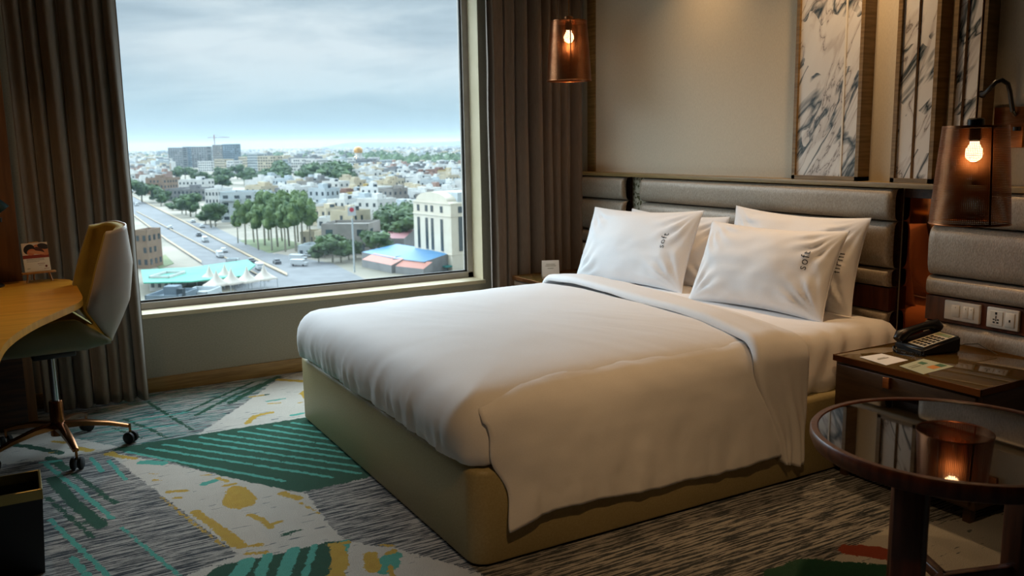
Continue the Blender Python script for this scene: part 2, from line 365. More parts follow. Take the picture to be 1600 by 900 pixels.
tcn = tn('ShaderNodeTexCoord').outputs['Object']
def nse(scale, det=2, sc3=(1, 1, 1), rot=0, rough=.5):
    mp = tn('ShaderNodeMapping'); mp.inputs['Scale'].default_value = sc3; mp.inputs['Rotation'].default_value = (0, 0, rot)
    L.new(tcn, mp.inputs[0]); n = tn('ShaderNodeTexNoise'); n.inputs['Scale'].default_value = scale; n.inputs['Detail'].default_value = det; n.inputs['Roughness'].default_value = rough
    L.new(mp.outputs[0], n.inputs['Vector']); return n.outputs['Fac']
edge = mth('ADD', mth('MULTIPLY', mth('SUBTRACT', nse(130, 2), .5), .030), mth('MULTIPLY', mth('SUBTRACT', nse(28, 3), .5), .04))
def attr(nm): n = tn('ShaderNodeAttribute'); n.attribute_name = 'd_' + nm; return n.outputs['Fac']
def step(nm, k=1.0): return mth('LESS_THAN', mth('ADD', attr(nm), mth('MULTIPLY', edge, k)), 0.0)
def mix(f, a, c):
    n = tn('ShaderNodeMixRGB'); L.new(f, n.inputs[0]) if hasattr(f, 'node') else setattr(n.inputs[0], 'default_value', f)
    for i, v in ((1, a), (2, c)):
        if hasattr(v, 'node'): L.new(v, n.inputs[i])
        else: n.inputs[i].default_value = lin(v)
    return n.outputs[0]
ROT = .19
streak = nse(34, 4, (.16, 3.0, 1), ROT, .68)
ramp = tn('ShaderNodeValToRGB'); ramp.color_ramp.elements[0].position = .49; ramp.color_ramp.elements[1].position = .515
ramp.color_ramp.elements[0].color = (0, 0, 0, 1); ramp.color_ramp.elements[1].color = (1, 1, 1, 1); L.new(streak, ramp.inputs[0])
big = nse(5, 2, (1, 1.6, 1), ROT)
dk = mix(big, '#272F36', '#3F4951')
tz = mth('MULTIPLY', step('tmix', 2.5), mth('GREATER_THAN', nse(20, 3, (.4, 2.2, 1), ROT - .25), .46))
dk = mix(tz, dk, '#1E7A72')
base = mix(ramp.outputs[0], dk, mix(nse(9), '#B4AFA8', '#D0CBC2'))
specks = mth('GREATER_THAN', nse(26, 3, (.4, 2.6, 1), ROT), .64)
wh = mix(mth('MULTIPLY', specks, mth('GREATER_THAN', nse(6), .5)), mix(nse(12), '#D2CCC0', '#E4DED2'), '#6F777A')
c = mix(step('white'), base, wh)
c = mix(step('green'), c, mix(nse(40), '#084A33', '#0F5A3E'))
tk = step('teal', .65)
c = mix(tk, c, mix(nse(40), '#46A896', '#60BEAC'))
c = mix(step('yellow', .8), c, mix(nse(30), '#C79A34', '#DDBB45'))
c = mix(step('red'), c, '#A8482C')
pile = nse(420, 2)
c2 = tn('ShaderNodeMixRGB', blend_type='MULTIPLY'); c2.inputs[0].default_value = 1; L.new(c, c2.inputs[1])
rp = tn('ShaderNodeMapRange'); rp.inputs['To Min'].default_value = .42; rp.inputs['To Max'].default_value = 1.15; rp.inputs['From Min'].default_value = .3; rp.inputs['From Max'].default_value = .7
L.new(pile, rp.inputs['Value']); L.new(rp.outputs[0], c2.inputs[2]); L.new(c2.outputs[0], b.inputs['Base Color'])
bp = tn('ShaderNodeBump'); bp.inputs['Strength'].default_value = .8; bp.inputs['Distance'].default_value = .006; L.new(pile, bp.inputs['Height']); L.new(bp.outputs[0], b.inputs['Normal'])
me.materials.append(cm)
fl = bpy.data.objects.new('floor', me); COL.objects.link(fl); struct(fl)

# ------------------------------------------------------------------ bed
BX0, BX1, BY0, BY1 = 1.222, 3.46, 2.43, 4.40
bed = root('bed', (2.3, 3.42, 0), 'large bed with olive beige upholstered base in the middle of the room', 'bed')
def rrect(x0, x1, y0, y1, r, n=10):
    P = []
    for cx, cy, a0 in ((x1 - r, y1 - r, 0), (x0 + r, y1 - r, PI / 2), (x0 + r, y0 + r, PI), (x1 - r, y0 + r, 1.5 * PI)):
        for i in range(n + 1): a = a0 + PI / 2 * i / n; P.append((cx + r * math.cos(a), cy + r * math.sin(a)))
    return P
def dense(P, step_):
    out = []
    for i in range(len(P)):
        a, b_ = P[i], P[(i + 1) % len(P)]; d = math.dist(a, b_); k = max(1, int(d / step_))
        for j in range(k): out.append((a[0] + (b_[0] - a[0]) * j / k, a[1] + (b_[1] - a[1]) * j / k))
    return out
def loft(name, outline, prof, m, parent, disp=None, inner=10, rc=.06):
    """outline scaled: prof = list of (inset, z); then rings converge on the centre at the top"""
    n = len(outline); cx = sum(p[0] for p in outline) / n; cy = sum(p[1] for p in outline) / n
    nrm = []
    for i in range(n):
        a, b_ = Vector(outline[i - 1]), Vector(outline[(i + 1) % n]); t_ = (b_ - a).normalized(); nrm.append(Vector((t_.y, -t_.x)))
    xs_ = [p[0] for p in outline]; ys_ = [p[1] for p in outline]; cx, cy = (max(xs_) + min(xs_)) / 2, (max(ys_) + min(ys_)) / 2; hx_, hy_ = (max(xs_) - min(xs_)) / 2, (max(ys_) - min(ys_)) / 2
    V = []; F = []; rings = 0
    def add(ring):
        nonlocal rings
        V.extend(ring); rings += 1
    for k, (ins, z) in enumerate(prof):
        ring = []
        for i in range(n):
            i1 = min(ins, rc); x, y = outline[i][0] - nrm[i].x * i1, outline[i][1] - nrm[i].y * i1
            if ins > rc: x = cx + (x - cx) * (1 - (ins - rc) / (hx_ - rc)); y = cy + (y - cy) * (1 - (ins - rc) / (hy_ - rc))
            v = Vector((x, y, z)); ring.append(disp(v, nrm[i], i / n, 'side', z) if disp else v)
        add(ring)
    last = []
    for i in range(n):
        ins = prof[-1][0]; i1 = min(ins, rc); x, y = outline[i][0] - nrm[i].x * i1, outline[i][1] - nrm[i].y * i1
        if ins > rc: x = cx + (x - cx) * (1 - (ins - rc) / (hx_ - rc)); y = cy + (y - cy) * (1 - (ins - rc) / (hy_ - rc))
        last.append((x, y))
    for k in range(1, inner + 1):
        f = 1 - k / (inner + .02)
        ring = []
        for i in range(n):
            v = Vector((cx + (last[i][0] - cx) * f, cy + (last[i][1] - cy) * f, prof[-1][1])); ring.append(disp(v, nrm[i], i / n, 'top', prof[-1][1]) if disp else v)
        add(ring)
    for r in range(rings - 1):
        for i in range(n): F.append((r * n + i, r * n + (i + 1) % n, (r + 1) * n + (i + 1) % n, (r + 1) * n + i))
    F.append(tuple((rings - 1) * n + i for i in range(n)))
    return mesh(name, V, F, m, parent)
loft('bed_base', dense(rrect(BX0, BX1, BY0, BY1, .065), .2), [(.004, 0.012), (0, .02), (0, .32), (.004, .331), (.012, .338), (.03, .341)], M['bedbase'], bed, inner=2)
box('plinth', BX0 + .05, BX1, BY0 + .05, BY1 - .05, 0, .014, M['black'], bed)
# mattress under a fitted sheet, gathered at its near side
MX0, MX1, MY0, MY1 = 1.30, 3.475, 2.50, 4.34
def mdisp(v, n, u, kind, z):
    if kind == 'side':
        if n.y < -.5 and v.x > 2.5:
            a = sstep(2.5, 2.8, v.x); ph = (v.x + (.575 - z) * .62) * 46 + 2.5 * fbm(v.x * 3, z * 4)
            amp = .014 * a * (.35 + .65 * sstep(.58, .46, z))
            d = amp * (abs(math.sin(ph * .5)) * 2 - 1) * (.5 + .9 * abs(fbm(v.x * 7, 3.3)))
            v.y += -d - .03 * a * sstep(.5, .34, z)
            if z > .5: v.z += .5 * d
    v.z += .006 * fbm(v.x * 5, v.y * 5, 2)
    return v
mp_ = [(.02, .336), (.0, .345), (-.002, .39), (-.002, .43), (0, .47), (.004, .5), (.014, .53), (.035, .558), (.065, .573), (.11, .58)]
loft('fitted_sheet', dense(rrect(MX0, MX1, MY0, MY1, .10), .018), mp_, M['sheet'], bed, mdisp, inner=14, rc=.08)

# duvet: tucked body + near-side drape + turned-down band
duv = root('duvet', (1.9, 3.4, .4), 'plain white duvet spread over the bed, hanging down its near side', 'duvet')
def ddisp(v, n, u, kind, z):
    x, y = v.x, v.y
    crown = .030 * sstep(1.18, 1.95, x) * sstep(2.42, 2.95, y) * sstep(4.38, 3.85, y)
    if z > .5: v.z += crown * sstep(.5, .6, z)
    v.z += .006 * fbm(x * 2.2, y * 2.2, 5) * (1 if kind == 'top' else .5 + .5 * sstep(.55, .608, z)) + .0025 * fbm(x * 9 + y * 4, y * 3, 2) * sstep(.5, .6, z)
    if kind == 'side' and n.x < -.2:
        k = sstep(.58, .37, z)
        d = .012 * (.08 + .92 * k * k) * fbm(y * 19 + z * 6, z * 3.2, 1, 4) + .006 * fbm(y * 4, z * 4, 2)
        v.x += d - .012 * math.sin(PI * sstep(.36, .6, z))
        v.z += .010 * fbm(y * 5, 1.1) * k
    elif kind == 'side' and n.y < -.3 and x < 1.5:
        k = sstep(.6, .36, z)
        v.y += .007 * math.sin(x * 55 + 3 * z * 9) * k
    return v
dp = [(.05, .352), (.018, .348), (.0, .362), (-.004, .395), (-.006, .43), (-.004, .465), (.002, .50), (.013, .53), (.030, .555), (.055, .575), (.09, .59), (.14, .60), (.20, .605), (.27, .608)]
loft('duvet_body', dense(rrect(1.20, 2.72, 2.445, 4.355, .085, 8), .016), dp, M['sheet'], duv, ddisp, inner=22)
def cs(b, hem, out=0.0, top=.603, yn=2.432, inner=2.78):
    """cross-section from the top of the bed over the near edge and down: returns y, z, ny, nz"""
    L1 = inner - (yn + .11); R = .11; L2 = PI / 2 * R; L3 = max(.01, top - R - hem); Lt = L1 + L2 + L3; s = b * Lt
    if s < L1: return inner - s, top, 0, 1
    if s < L1 + L2:
        a = (s - L1) / R; return yn + R - R * math.sin(a), top - R + R * math.cos(a), -math.sin(a), math.cos(a)
    return yn, top - R - (s - L1 - L2), -1, 0
def foot_drop(x):
    ins = x - 1.20
    for (a, za), (b_, zb) in zip(dp[7:-1], dp[8:]):
        if a <= ins <= b_: return .606 - (za + (zb - za) * (ins - a) / (b_ - a))
    return 0
DPTH = [(2.445 + i_, z_) for i_, z_ in ((.36, .608), (.27, .608), (.20, .605), (.14, .60), (.09, .59), (.055, .575), (.030, .555), (.013, .53), (.002, .50))] + [(2.440, .46), (2.434, .40), (2.432, .30), (2.432, .20), (2.432, .145)]
DLEN = [0]
for p_, q_ in zip(DPTH[:-1], DPTH[1:]): DLEN.append(DLEN[-1] + math.dist(p_, q_))
def drape_path(b):
    s = b * DLEN[-1]
    for i in range(len(DPTH) - 1):
        if s <= DLEN[i + 1] or i == len(DPTH) - 2:
            k = (s - DLEN[i]) / (DLEN[i + 1] - DLEN[i]); (y0, z0), (y1, z1) = DPTH[i], DPTH[i + 1]
            y, z = y0 + (y1 - y0) * k, z0 + (z1 - z0) * k; break
    a = sstep(.50, .605, z) * PI / 2
    return y, z, -math.cos(a), math.sin(a)
def flapfn(u, b):
    xt = 1.262
    y, z, ny, nz = drape_path(b)
    down = sstep(.56, .15, z)
    topness = max(0, min(1, (y - 2.465) / .30)) if z > .5 else 0
    x0 = xt + .085 * down + .34 * topness ** 1.2; x0 += .0
    if z < .5: x0 += .012 * math.sin(z * 30)
    x = x0 + (2.60 - x0) * u
    h = .001 + .020 * down + .007 * sstep(.6, .5, z) - .05 * sstep(.05, .9, topness) - .012 * sstep(.54, .60, z) * (1 - sstep(0, .2, u))
    h += .004 * fbm(x * 3.5, z * 4 + y * 3, 4) * 2 + .012 * down * fbm(x * 2.2, z * 1.5, 9)
    h += .018 * down * (1 - sstep(0, .14, u)) * math.sin(z * 11 + 1)
    zz = z + nz * h - foot_drop(x) * sstep(.50, .59, z) + (.012 * fbm(x * 4, 8) + .014 * math.sin(x * 5)) * sstep(.3, .14, z)
    zz += (.030 * sstep(1.18, 1.95, x) * sstep(2.42, 2.95, y) + .0025 * fbm(x * 9 + y * 4, y * 3, 2)) * sstep(.5, .6, z) + .006 * fbm(x * 2.2, y * 2.2, 5) * sstep(.3, .5, z)
    zz -= .022 * (1 - sstep(0, .12, u)) * sstep(.3, .15, z)
    h2 = .010 * sstep(.45, .16, z) * fbm(x * 11, z * 3, 6, 4); y += ny * h2
    return Vector((x, y + ny * h, zz))
fo = grid('side_drape', flapfn, 90, 64, M['sheet'], duv)
sm = fo.modifiers.new('thickness', 'SOLIDIFY'); sm.thickness = .009; sm.offset = 0
def bandfn(u, b):
    # whole width: b 0 = near hem, 1 = far hem
    yn, yf, top, R = 2.408, 4.372, .622, .11
    hem = .10 + .05 * (u - .5) ** 2
    L3 = top - R - hem; L2 = PI / 2 * R; L1 = yf - yn - 2 * R; Lf = top - R - .30; tot = L3 + L2 + L1 + L2 + Lf; s = b * tot
    if s < L3: y, z, ny, nz = yn, hem + s, -1, 0
    elif s < L3 + L2: a = (s - L3) / R; y, z, ny, nz = yn + R - R * math.cos(a), top - R + R * math.sin(a), -math.cos(a), math.sin(a)
    elif s < L3 + L2 + L1: y, z, ny, nz = yn + R + s - L3 - L2, top, 0, 1
    elif s < L3 + 2 * L2 + L1: a = (s - L3 - L2 - L1) / R; y, z, ny, nz = yf - R + R * math.sin(a), top - R + R * math.cos(a), math.sin(a), math.cos(a)
    else: y, z, ny, nz = yf, top - R - (s - L3 - 2 * L2 - L1), 1, 0
    down = sstep(.56, .1, z) if y < 3 else sstep(.56, .2, z)
    xe = 2.445 + .225 * ((y - yn) / (yf - yn)) ** .65
    xl = xe + .15 * down; xr = xe + .30 + .01 * math.sin(y * 4); xr = xr + (2.735 - xr) * down if y < 3 else xr
    edge_ = 1 - (1 - min(1, u / .10)) ** 2
    h = -.016 + .030 * math.sqrt(max(0, edge_)); e2 = (1 - min(1, (1 - u) / .08)) ** 2
    h -= .022 * e2
    h += .004 * fbm(u * 2 + y, z * 4 + y * 2, 3) * 1.5 + down * (.006 * math.sin(u * 24 + z * 3 + 3 * fbm(u * 2, z * 3, 8)) + .008 * math.sin(u * 11 + z * 6) + .010 * fbm(u * 2, z * 4, 5))
    crown = .028 * sstep(0, .45, min(y - 2.4, 4.38 - y)) * (1 - .35 * sstep(.3, 1, u)) if nz > .5 else 0
    lift = -.028 * sstep(.35, 1.0, u) * max(0, nz)
    x = xl + (xr - xl) * u
    return Vector((x, y + ny * h, z + nz * h + crown + lift - (.03 * u * sstep(.2, .1, z) if y < 3 else 0)))
bo = grid('turned_down_band', bandfn, 26, 190, M['sheet'], duv)
sm = bo.modifiers.new('thickness', 'SOLIDIFY'); sm.thickness = .012; sm.offset = -1

# pillows
def pillow_surf(W_, H_, T_, seed, side):
    def f(u, v):          # u,v in -1..1
        au, av = abs(u), abs(v)
        sx = W_ / 2 * (1 - .055 * (1 - av ** 2) ** 1 * 1.0); sy = H_ / 2 * (1 - .10 * (1 - au ** 2))
        x = u * sx; y = v * sy
        tu = max(0, 1 - au ** 2.6); tv = max(0, 1 - av ** 2.3)
        th = T_ / 2 * (tu ** .55) * (tv ** .60)
        # radial corner and edge creases
        w_ = 0
        for cx in (-1, 1):
            for cy in (-1, 1):
                dx, dy = u - cx, (v - cy) * .6; r = math.hypot(dx, dy); a = math.atan2(dy, dx)
                w_ += math.sin(a * 17 + seed + cx * 2 + cy + 2 * fbm(r * 3, a, seed)) * .008 * math.exp(-((r - .33) / .24) ** 2)
        w_ += .010 * fbm(u * 1.8 + seed, v * 1.6, seed, 3) + .005 * math.sin(v * 5 + u * 9 + 3 * fbm(u * 2, v * 2, seed + 3)) * (au ** 2)
        z = side * (th + w_ * min(1, (tu * tv) * 3) )
        return Vector((x, y, z))
    return f
import random as _r
def pillow(name, W_, H_, T_, seed, loc, yaw, lean, roll, label, text, group='pillows leaning on the headboard', tu=.74, tv=.12, flap=False):
    Mx = Matrix.Translation(loc) @ Matrix.Rotation(yaw, 4, 'Z') @ Matrix(((0, 0, -1, 0), (-1, 0, 0, 0), (0, 1, 0, 0), (0, 0, 0, 1))) @ Matrix.Rotation(roll, 4, 'Z') @ Matrix.Rotation(-lean, 4, 'X')
    # local x -> picture right (-y world), local y -> up, local z -> towards the room (-x)
    n, m_ = 60, 40; V = []; F = []
    for side in (1, -1):
        f = pillow_surf(W_, H_, T_, seed, side)
        base_ = len(V)
        for j in range(m_ + 1):
            for i in range(n + 1):
                # denser towards the edges
                u = math.sin((i / n - .5) * PI); v = math.sin((j / m_ - .5) * PI); V.append(f(u, v))
        for j in range(m_):
            for i in range(n):
                q = (base_ + j * (n + 1) + i, base_ + j * (n + 1) + i + 1, base_ + (j + 1) * (n + 1) + i + 1, base_ + (j + 1) * (n + 1) + i)
                F.append(q if side == 1 else q[::-1])
    V = [Mx @ v for v in V]
    r = root('pillow', loc, label, 'pillow', group)
    po = mesh('pillowcase', V, F, M['pillow'], r)
    bm = bmesh.new(); bm.from_mesh(po.data); bmesh.ops.remove_doubles(bm, verts=bm.verts, dist=.0004); bm.to_mesh(po.data); bm.free()
    # piped edge seam all round
    E_ = []
    f = pillow_surf(W_, H_, T_, seed, 1); k = 40
    for i in range(k): E_.append(f(-1 + 2 * i / k, -1))
    for i in range(k): E_.append(f(1, -1 + 2 * i / k))
    for i in range(k): E_.append(f(1 - 2 * i / k, 1))
    for i in range(k + 1): E_.append(f(-1, 1 - 2 * i / k))
    tube('seam', [Mx @ e_ for e_ in E_], .0022, M['pillow'], r, 6)
    if text:
        cu = bpy.data.curves.new('txt', 'FONT'); cu.body = text; cu.size = .055; cu.align_x = 'CENTER'; cu.space_character = 1.15; cu.resolution_u = 3; cu.offset = -.0002
        to = bpy.data.objects.new('txt', cu); COL.objects.link(to); bpy.context.view_layer.update()
        dg = bpy.context.evaluated_depsgraph_get(); tm = bpy.data.meshes.new_from_object(to.evaluated_get(dg))
        bpy.data.objects.remove(to)
        bm = bmesh.new(); bm.from_mesh(tm); bmesh.ops.triangulate(bm, faces=bm.faces); bmesh.ops.subdivide_edges(bm, edges=bm.edges, cuts=1, use_grid_fill=True); 
        f = pillow_surf(W_, H_, T_, seed, 1)
        for v in bm.verts:
            uu = tu - v.co.y / (W_ / 2); vv = tv + v.co.x / (H_ / 2)
            p = f(uu, vv); q = (f(uu + .01, vv) - p).cross(f(uu, vv + .01) - p).normalized(); v.co = Mx @ (p + q * .0022)
        bm.to_mesh(tm); bm.free(); tm.materials.append(M['ink'])
        lo = bpy.data.objects.new('embroidered_word', tm); link(lo, r)
    return r
R_ = math.radians
pillow('p', .90, .47, .19, 1.3, (3.150, 4.085, .785), R_(6), R_(22), R_(1.5), 'white pillow at the front by the window side, embroidered soft', 'soft', tu=.70, tv=.15)
pillow('p', .80, .44, .20, 4.1, (3.165, 3.09, .775), R_(7), R_(24), R_(0), 'large white pillow at the front nearest the camera side, embroidered soft', 'soft', tu=.74, tv=.20)
pillow('p', .84, .48, .17, 7.7, (3.375, 3.12, .80), R_(2), R_(12), R_(-1), 'white pillow standing behind the front pillow on the telephone side, embroidered firm', 'firm', tu=.87, tv=.06)
pillow('p', .84, .45, .17, 2.2, (3.375, 4.03, .755), R_(2), R_(12), R_(0), 'white pillow mostly hidden behind the window side pillow', None)

# ------------------------------------------------------------------ curtains
def curtain(name, x0, x1, yc, seed, m, label, amp=.05, nf=7, z0=.015, z1=2.70, flare=0):
    r = root(name, ((x0 + x1) / 2, yc, 0), label, 'curtain')
    rng = random.Random(seed); ph = [rng.uniform(0, 6) for _ in range(6)]
    n = nf * 22; V = []; F = []; nz_ = 40
    for side in (0, 1):
        for j in range(nz_ + 1):
            t = j / nz_; z = z0 + (z1 - z0) * t; low = 1 - t
            for i in range(n + 1):
                u = i / n
                wv = u * nf * 2 * PI + 1.2 * math.sin(u * 5 + ph[0]) + .7 * math.sin(u * 13 + ph[1]) + low * .5 * math.sin(u * 9 + ph[2])
                am = amp * (.65 + .35 * math.sin(u * 11 + ph[3])) * (.8 + .3 * low)
                y = yc + am * math.sin(wv) + .012 * math.sin(wv * 2.1 + ph[4] + t * 2) + .006 * fbm(u * 6, t * 4, seed)
                x = x0 + (x1 - x0) * u + .014 * math.sin(wv * 1 + 1.2) + flare * low * (u - .5) + .006 * fbm(u * 4, t * 3, seed + 5)
                V.append((x, y + side * .004, z))
    k = (n + 1) * (nz_ + 1)
    for j in range(nz_):
        for i in range(n):
            a = j * (n + 1) + i; q = (a, a + 1, a + n + 2, a + n + 1); F.append(q); F.append(tuple(k + z_ for z_ in q[::-1]))
    for j in range(nz_):
        for i in (0, n): a = j * (n + 1) + i; F.append((a, a + n + 1, k + a + n + 1, k + a))
    for i in range(n):
        for j in (0, nz_): a = j * (n + 1) + i; F.append((a, k + a, k + a + 1, a + 1))
    mesh('curtain_cloth', V, F, m, r)
    bm = bmesh.new(); addbox(bm, x0 - .02, x1 + .02, yc - .03, yc + .03, 2.70, ZC)
    bmobj('curtain_track', bm, M['alu'], r)
    return r
curtain('curtain', .045, .575, 5.20, 3, M['curtain'], 'floor length taupe curtain behind the desk and chair, left of the window', .050, 7, flare=-.01)
curtain('curtain', 2.785, 3.545, 5.20, 11, M['curtain2'], 'floor length brown curtain between the window and the headboard wall', .066, 8)

# ------------------------------------------------------------------ headboard wall
def roll(name, y0, y1, z0, z1, parent, xb=3.578, xf=3.492, m=None, puff=1):
    n, k = 34, 14
    def f(u, v):
        a = v * PI; y = y0 + (y1 - y0) * u
        ed = min(1, min(u, 1 - u) * (y1 - y0) / .022); ee = math.sqrt(max(0, 1 - (1 - ed) ** 2))
        zc, hh = (z0 + z1) / 2, (z1 - z0) / 2
        ca, sa = -math.cos(a), math.sin(a)
        z = zc + hh * math.copysign(abs(ca) ** .55, ca) * .992; x = xb - (xb - xf) * (.62 + .38 * ee) * (abs(sa) ** .42)
        return Vector((x + .0025 * fbm(y * 6, z * 9), y0 + (y1 - y0) * u, z))
    def fu(u, v): return f(.5 - .5 * math.cos(u * PI), v)
    return grid(name, fu, 40, 22, m or M['leather'], parent)
def panel(y0, y1, label, strip=True):
    r = root('headboard_panel', (3.58, (y0 + y1) / 2, 0), label, 'headboard panel')
    box('backing', 3.565, 3.580, y0 + .003, y1 - .003, 0, 1.165, M['darkwood'], r)
    for z0, z1 in ((1.012, 1.163), (.79, 1.010), (.703, .788)): roll('padded_channel', y0, y1, z0, z1, r)
    box('wood_strip', 3.515, 3.565, y0 + .002, y1 - .002, .592, .700, M['redwood'], r)
    roll('padded_channel', y0, y1, .40, .590, r); roll('padded_channel', y0, y1, .18, .398, r)
    return r
panel(4.672, 5.335, 'champagne padded headboard section beside the brown curtain')
panel(2.637, 4.502, 'widest champagne padded headboard section, behind the pillows')
panel(.9, 2.450, 'champagne padded headboard section behind the telephone and hanging lamp')
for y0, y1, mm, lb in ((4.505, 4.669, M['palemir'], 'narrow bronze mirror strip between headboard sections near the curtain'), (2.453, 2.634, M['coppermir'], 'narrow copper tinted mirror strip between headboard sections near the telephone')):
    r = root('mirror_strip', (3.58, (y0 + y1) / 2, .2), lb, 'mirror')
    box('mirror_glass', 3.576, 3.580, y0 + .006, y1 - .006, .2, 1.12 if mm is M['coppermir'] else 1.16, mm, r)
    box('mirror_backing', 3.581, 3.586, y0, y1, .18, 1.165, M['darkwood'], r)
# marble wall panels
mb = bpy.data.materials.new('veined_marble'); mb.use_nodes = True; T = mb.node_tree; b = T.nodes['Principled BSDF']; L = T.links; b.inputs['Roughness'].default_value = .22
tcn = tn('ShaderNodeTexCoord').outputs['Object']
def mnoise(scale, det, sc3, rot, dist, loc=(0, 0, 0)):
    m0 = tn('ShaderNodeMapping'); m0.inputs['Rotation'].default_value = rot; L.new(tcn, m0.inputs[0])
    mp = tn('ShaderNodeMapping'); mp.inputs['Scale'].default_value = sc3; mp.inputs['Location'].default_value = loc
    L.new(m0.outputs[0], mp.inputs[0]); n = tn('ShaderNodeTexNoise'); n.inputs['Scale'].default_value = scale; n.inputs['Detail'].default_value = det; n.inputs['Distortion'].default_value = dist
    L.new(mp.outputs[0], n.inputs['Vector']); return n.outputs['Fac']
def vein(n_, w_):
    d = mth('ABSOLUTE', mth('SUBTRACT', n_, .5)); r = tn('ShaderNodeMapRange'); r.inputs['From Min'].default_value = 0; r.inputs['From Max'].default_value = w_
    r.inputs['To Min'].default_value = 1; r.inputs['To Max'].default_value = 0; L.new(d, r.inputs['Value']); return r.outputs[0]
R1 = (R_(-38), 0, 0)
R1 = (R_(-36), 0, 0); n1 = mnoise(2.6, 4, (1, 2.4, .55), R1, .7, (0, .3, .2)); n2 = mnoise(2.8, 6, (1, 2.6, .6), (R_(-28), 0, 0), 1.0, (1, 4, 2)); n3 = mnoise(2.2, 4, (1, 2.2, .7), R1, .8, (3, 1, 7))
basec = mix(n3, '#CFCBC6', '#ECEAE6')
thin = mth('MULTIPLY', vein(n2, .010), mth('GREATER_THAN', n3, .40))
cc = mix(mth('MULTIPLY', vein(n2, .06), .5), basec, '#A89A92')
cc = mix(mth('MULTIPLY', thin, .8), cc, '#5E5650')
thick = mth('MULTIPLY', vein(n1, .045), mth('GREATER_THAN', mnoise(3.4, 3, (1, 1, 1), R1, 0, (9, 2, 1)), .50))
cc = mix(thick, cc, '#26353A'); L.new(cc, b.inputs['Base Color'])
for y0, y1, ys_, lb, cm_ in ((2.839, 3.248, 2.950, 'widest of the three veined marble wall panels, nearest the pillows', 'white'),
                        (2.452, 2.662, 2.560, 'middle one of the three narrow framed marble wall panels', 'copper'), (2.243, 2.392, 2.335, 'rightmost framed marble wall panel, behind the hanging lamp', 'copper')):
    r = root('marble_panel', (3.55, (y0 + y1) / 2, 1.19), lb, 'wall panel', )
    bm = bmesh.new(); fw = .020
    for q in ((3.507, XW, y0, y0 + fw, 1.191, ZC), (3.507, XW, y1 - fw, y1, 1.191, ZC), (3.507, XW, y0, y1, 1.191, 1.191 + fw), ): addbox(bm, *q)
    bmobj('frame', bm, M['oak'], r)
    box('marble_slab', 3.520, 3.54, y0 + fw, y1 - fw, 1.191 + fw, ZC - .01, mb, r)
    sy = ys_
    box('metal_inlay', 3.516, 3.521, sy - .005, sy + .005, 1.191 + fw, ZC - .01, M['white'] if cm_ == 'white' else M['bronze'], r)

# ------------------------------------------------------------------ hanging lamps
def shade_mesh():
    n, m_ = 132, 58; H_ = .372; V = []; F = []
    def P(a, t): rr = .143 - .024 * t - .004 * t * t; return (rr * math.cos(a), rr * math.sin(a), H_ * t)
    for j in range(m_ + 1):
        for i in range(n): V.append(P(2 * PI * i / n, j / m_))
    for j in range(m_):
        for i in range(n):
            q = (j * n + i, j * n + (i + 1) % n, (j + 1) * n + (i + 1) % n, (j + 1) * n + i)
            solid = j < 1 or j >= m_ - 1 or (i % 44 == 0)
            if solid: F.append(q); continue
            k = len(V); f = .27
            for ui, vi in ((f, f), (1 - f, f), (1 - f, 1 - f), (f, 1 - f)): V.append(P(2 * PI * (i + ui) / n, (j + vi) / m_))
            for e_ in range(4): F.append((q[e_], q[(e_ + 1) % 4], k + (e_ + 1) % 4, k + e_))
    return V, F
SV, SF = shade_mesh()
def pendant(x, y, zb, label):
    r = root('pendant_lamp', (x, y, zb), label, 'hanging lamp')
    so = mesh('lamp_shade', [(v[0] + x, v[1] + y, v[2] + zb) for v in SV], SF, M['coppersh'], r)
    tube('shade_rim', [(x + .1435 * math.cos(a), y + .1435 * math.sin(a), zb) for a in np.linspace(0, 2 * PI, 49)], .0022, M['copper'], r, 6)
    lathe('shade_spider', [(.001, .362), (.114, .362), (.116, .366), (.114, .370), (.03, .371), (.03, .395), (.022, .40), (.001, .40)], (x, y, zb), M['copper'] if zb > 1.5 else M['black'], r, 32)
    tube('rod', [(x, y, zb + .40), (x, y, ZC - .02)], .0045, M['bronze'], r, 8)
    lathe('socket', [(.001, .362), (.02, .362), (.022, .32), (.018, .315), (.001, .315)], (x, y, zb), M['black'], r, 20)
    lathe('bulb', [(.001, .235), (.014, .238), (.026, .248), (.032, .265), (.030, .283), (.020, .298), (.015, .315), (.001, .316)], (x, y, zb), M['bulb'], r, 24)
    lathe('ceiling_rose', [(.001, 0), (.05, 0), (.055, -.01), (.05, -.022), (.001, -.024)], (x, y, ZC), M['bronze'], r, 24)
    l = bpy.data.lights.new('bulb_light', 'POINT'); l.energy = 2.0; l.color = (1, .60, .28); l.shadow_soft_size = .03
    lo = bpy.data.objects.new('bulb_light', l); lo.location = (x, y, zb + .22); COL.objects.link(lo)
    return r
pendant(3.20, 4.85, 1.785, 'perforated copper hanging lamp beside the brown curtain')
pendant(3.215, 2.075, 1.062, 'perforated copper hanging lamp over the telephone nightstand')

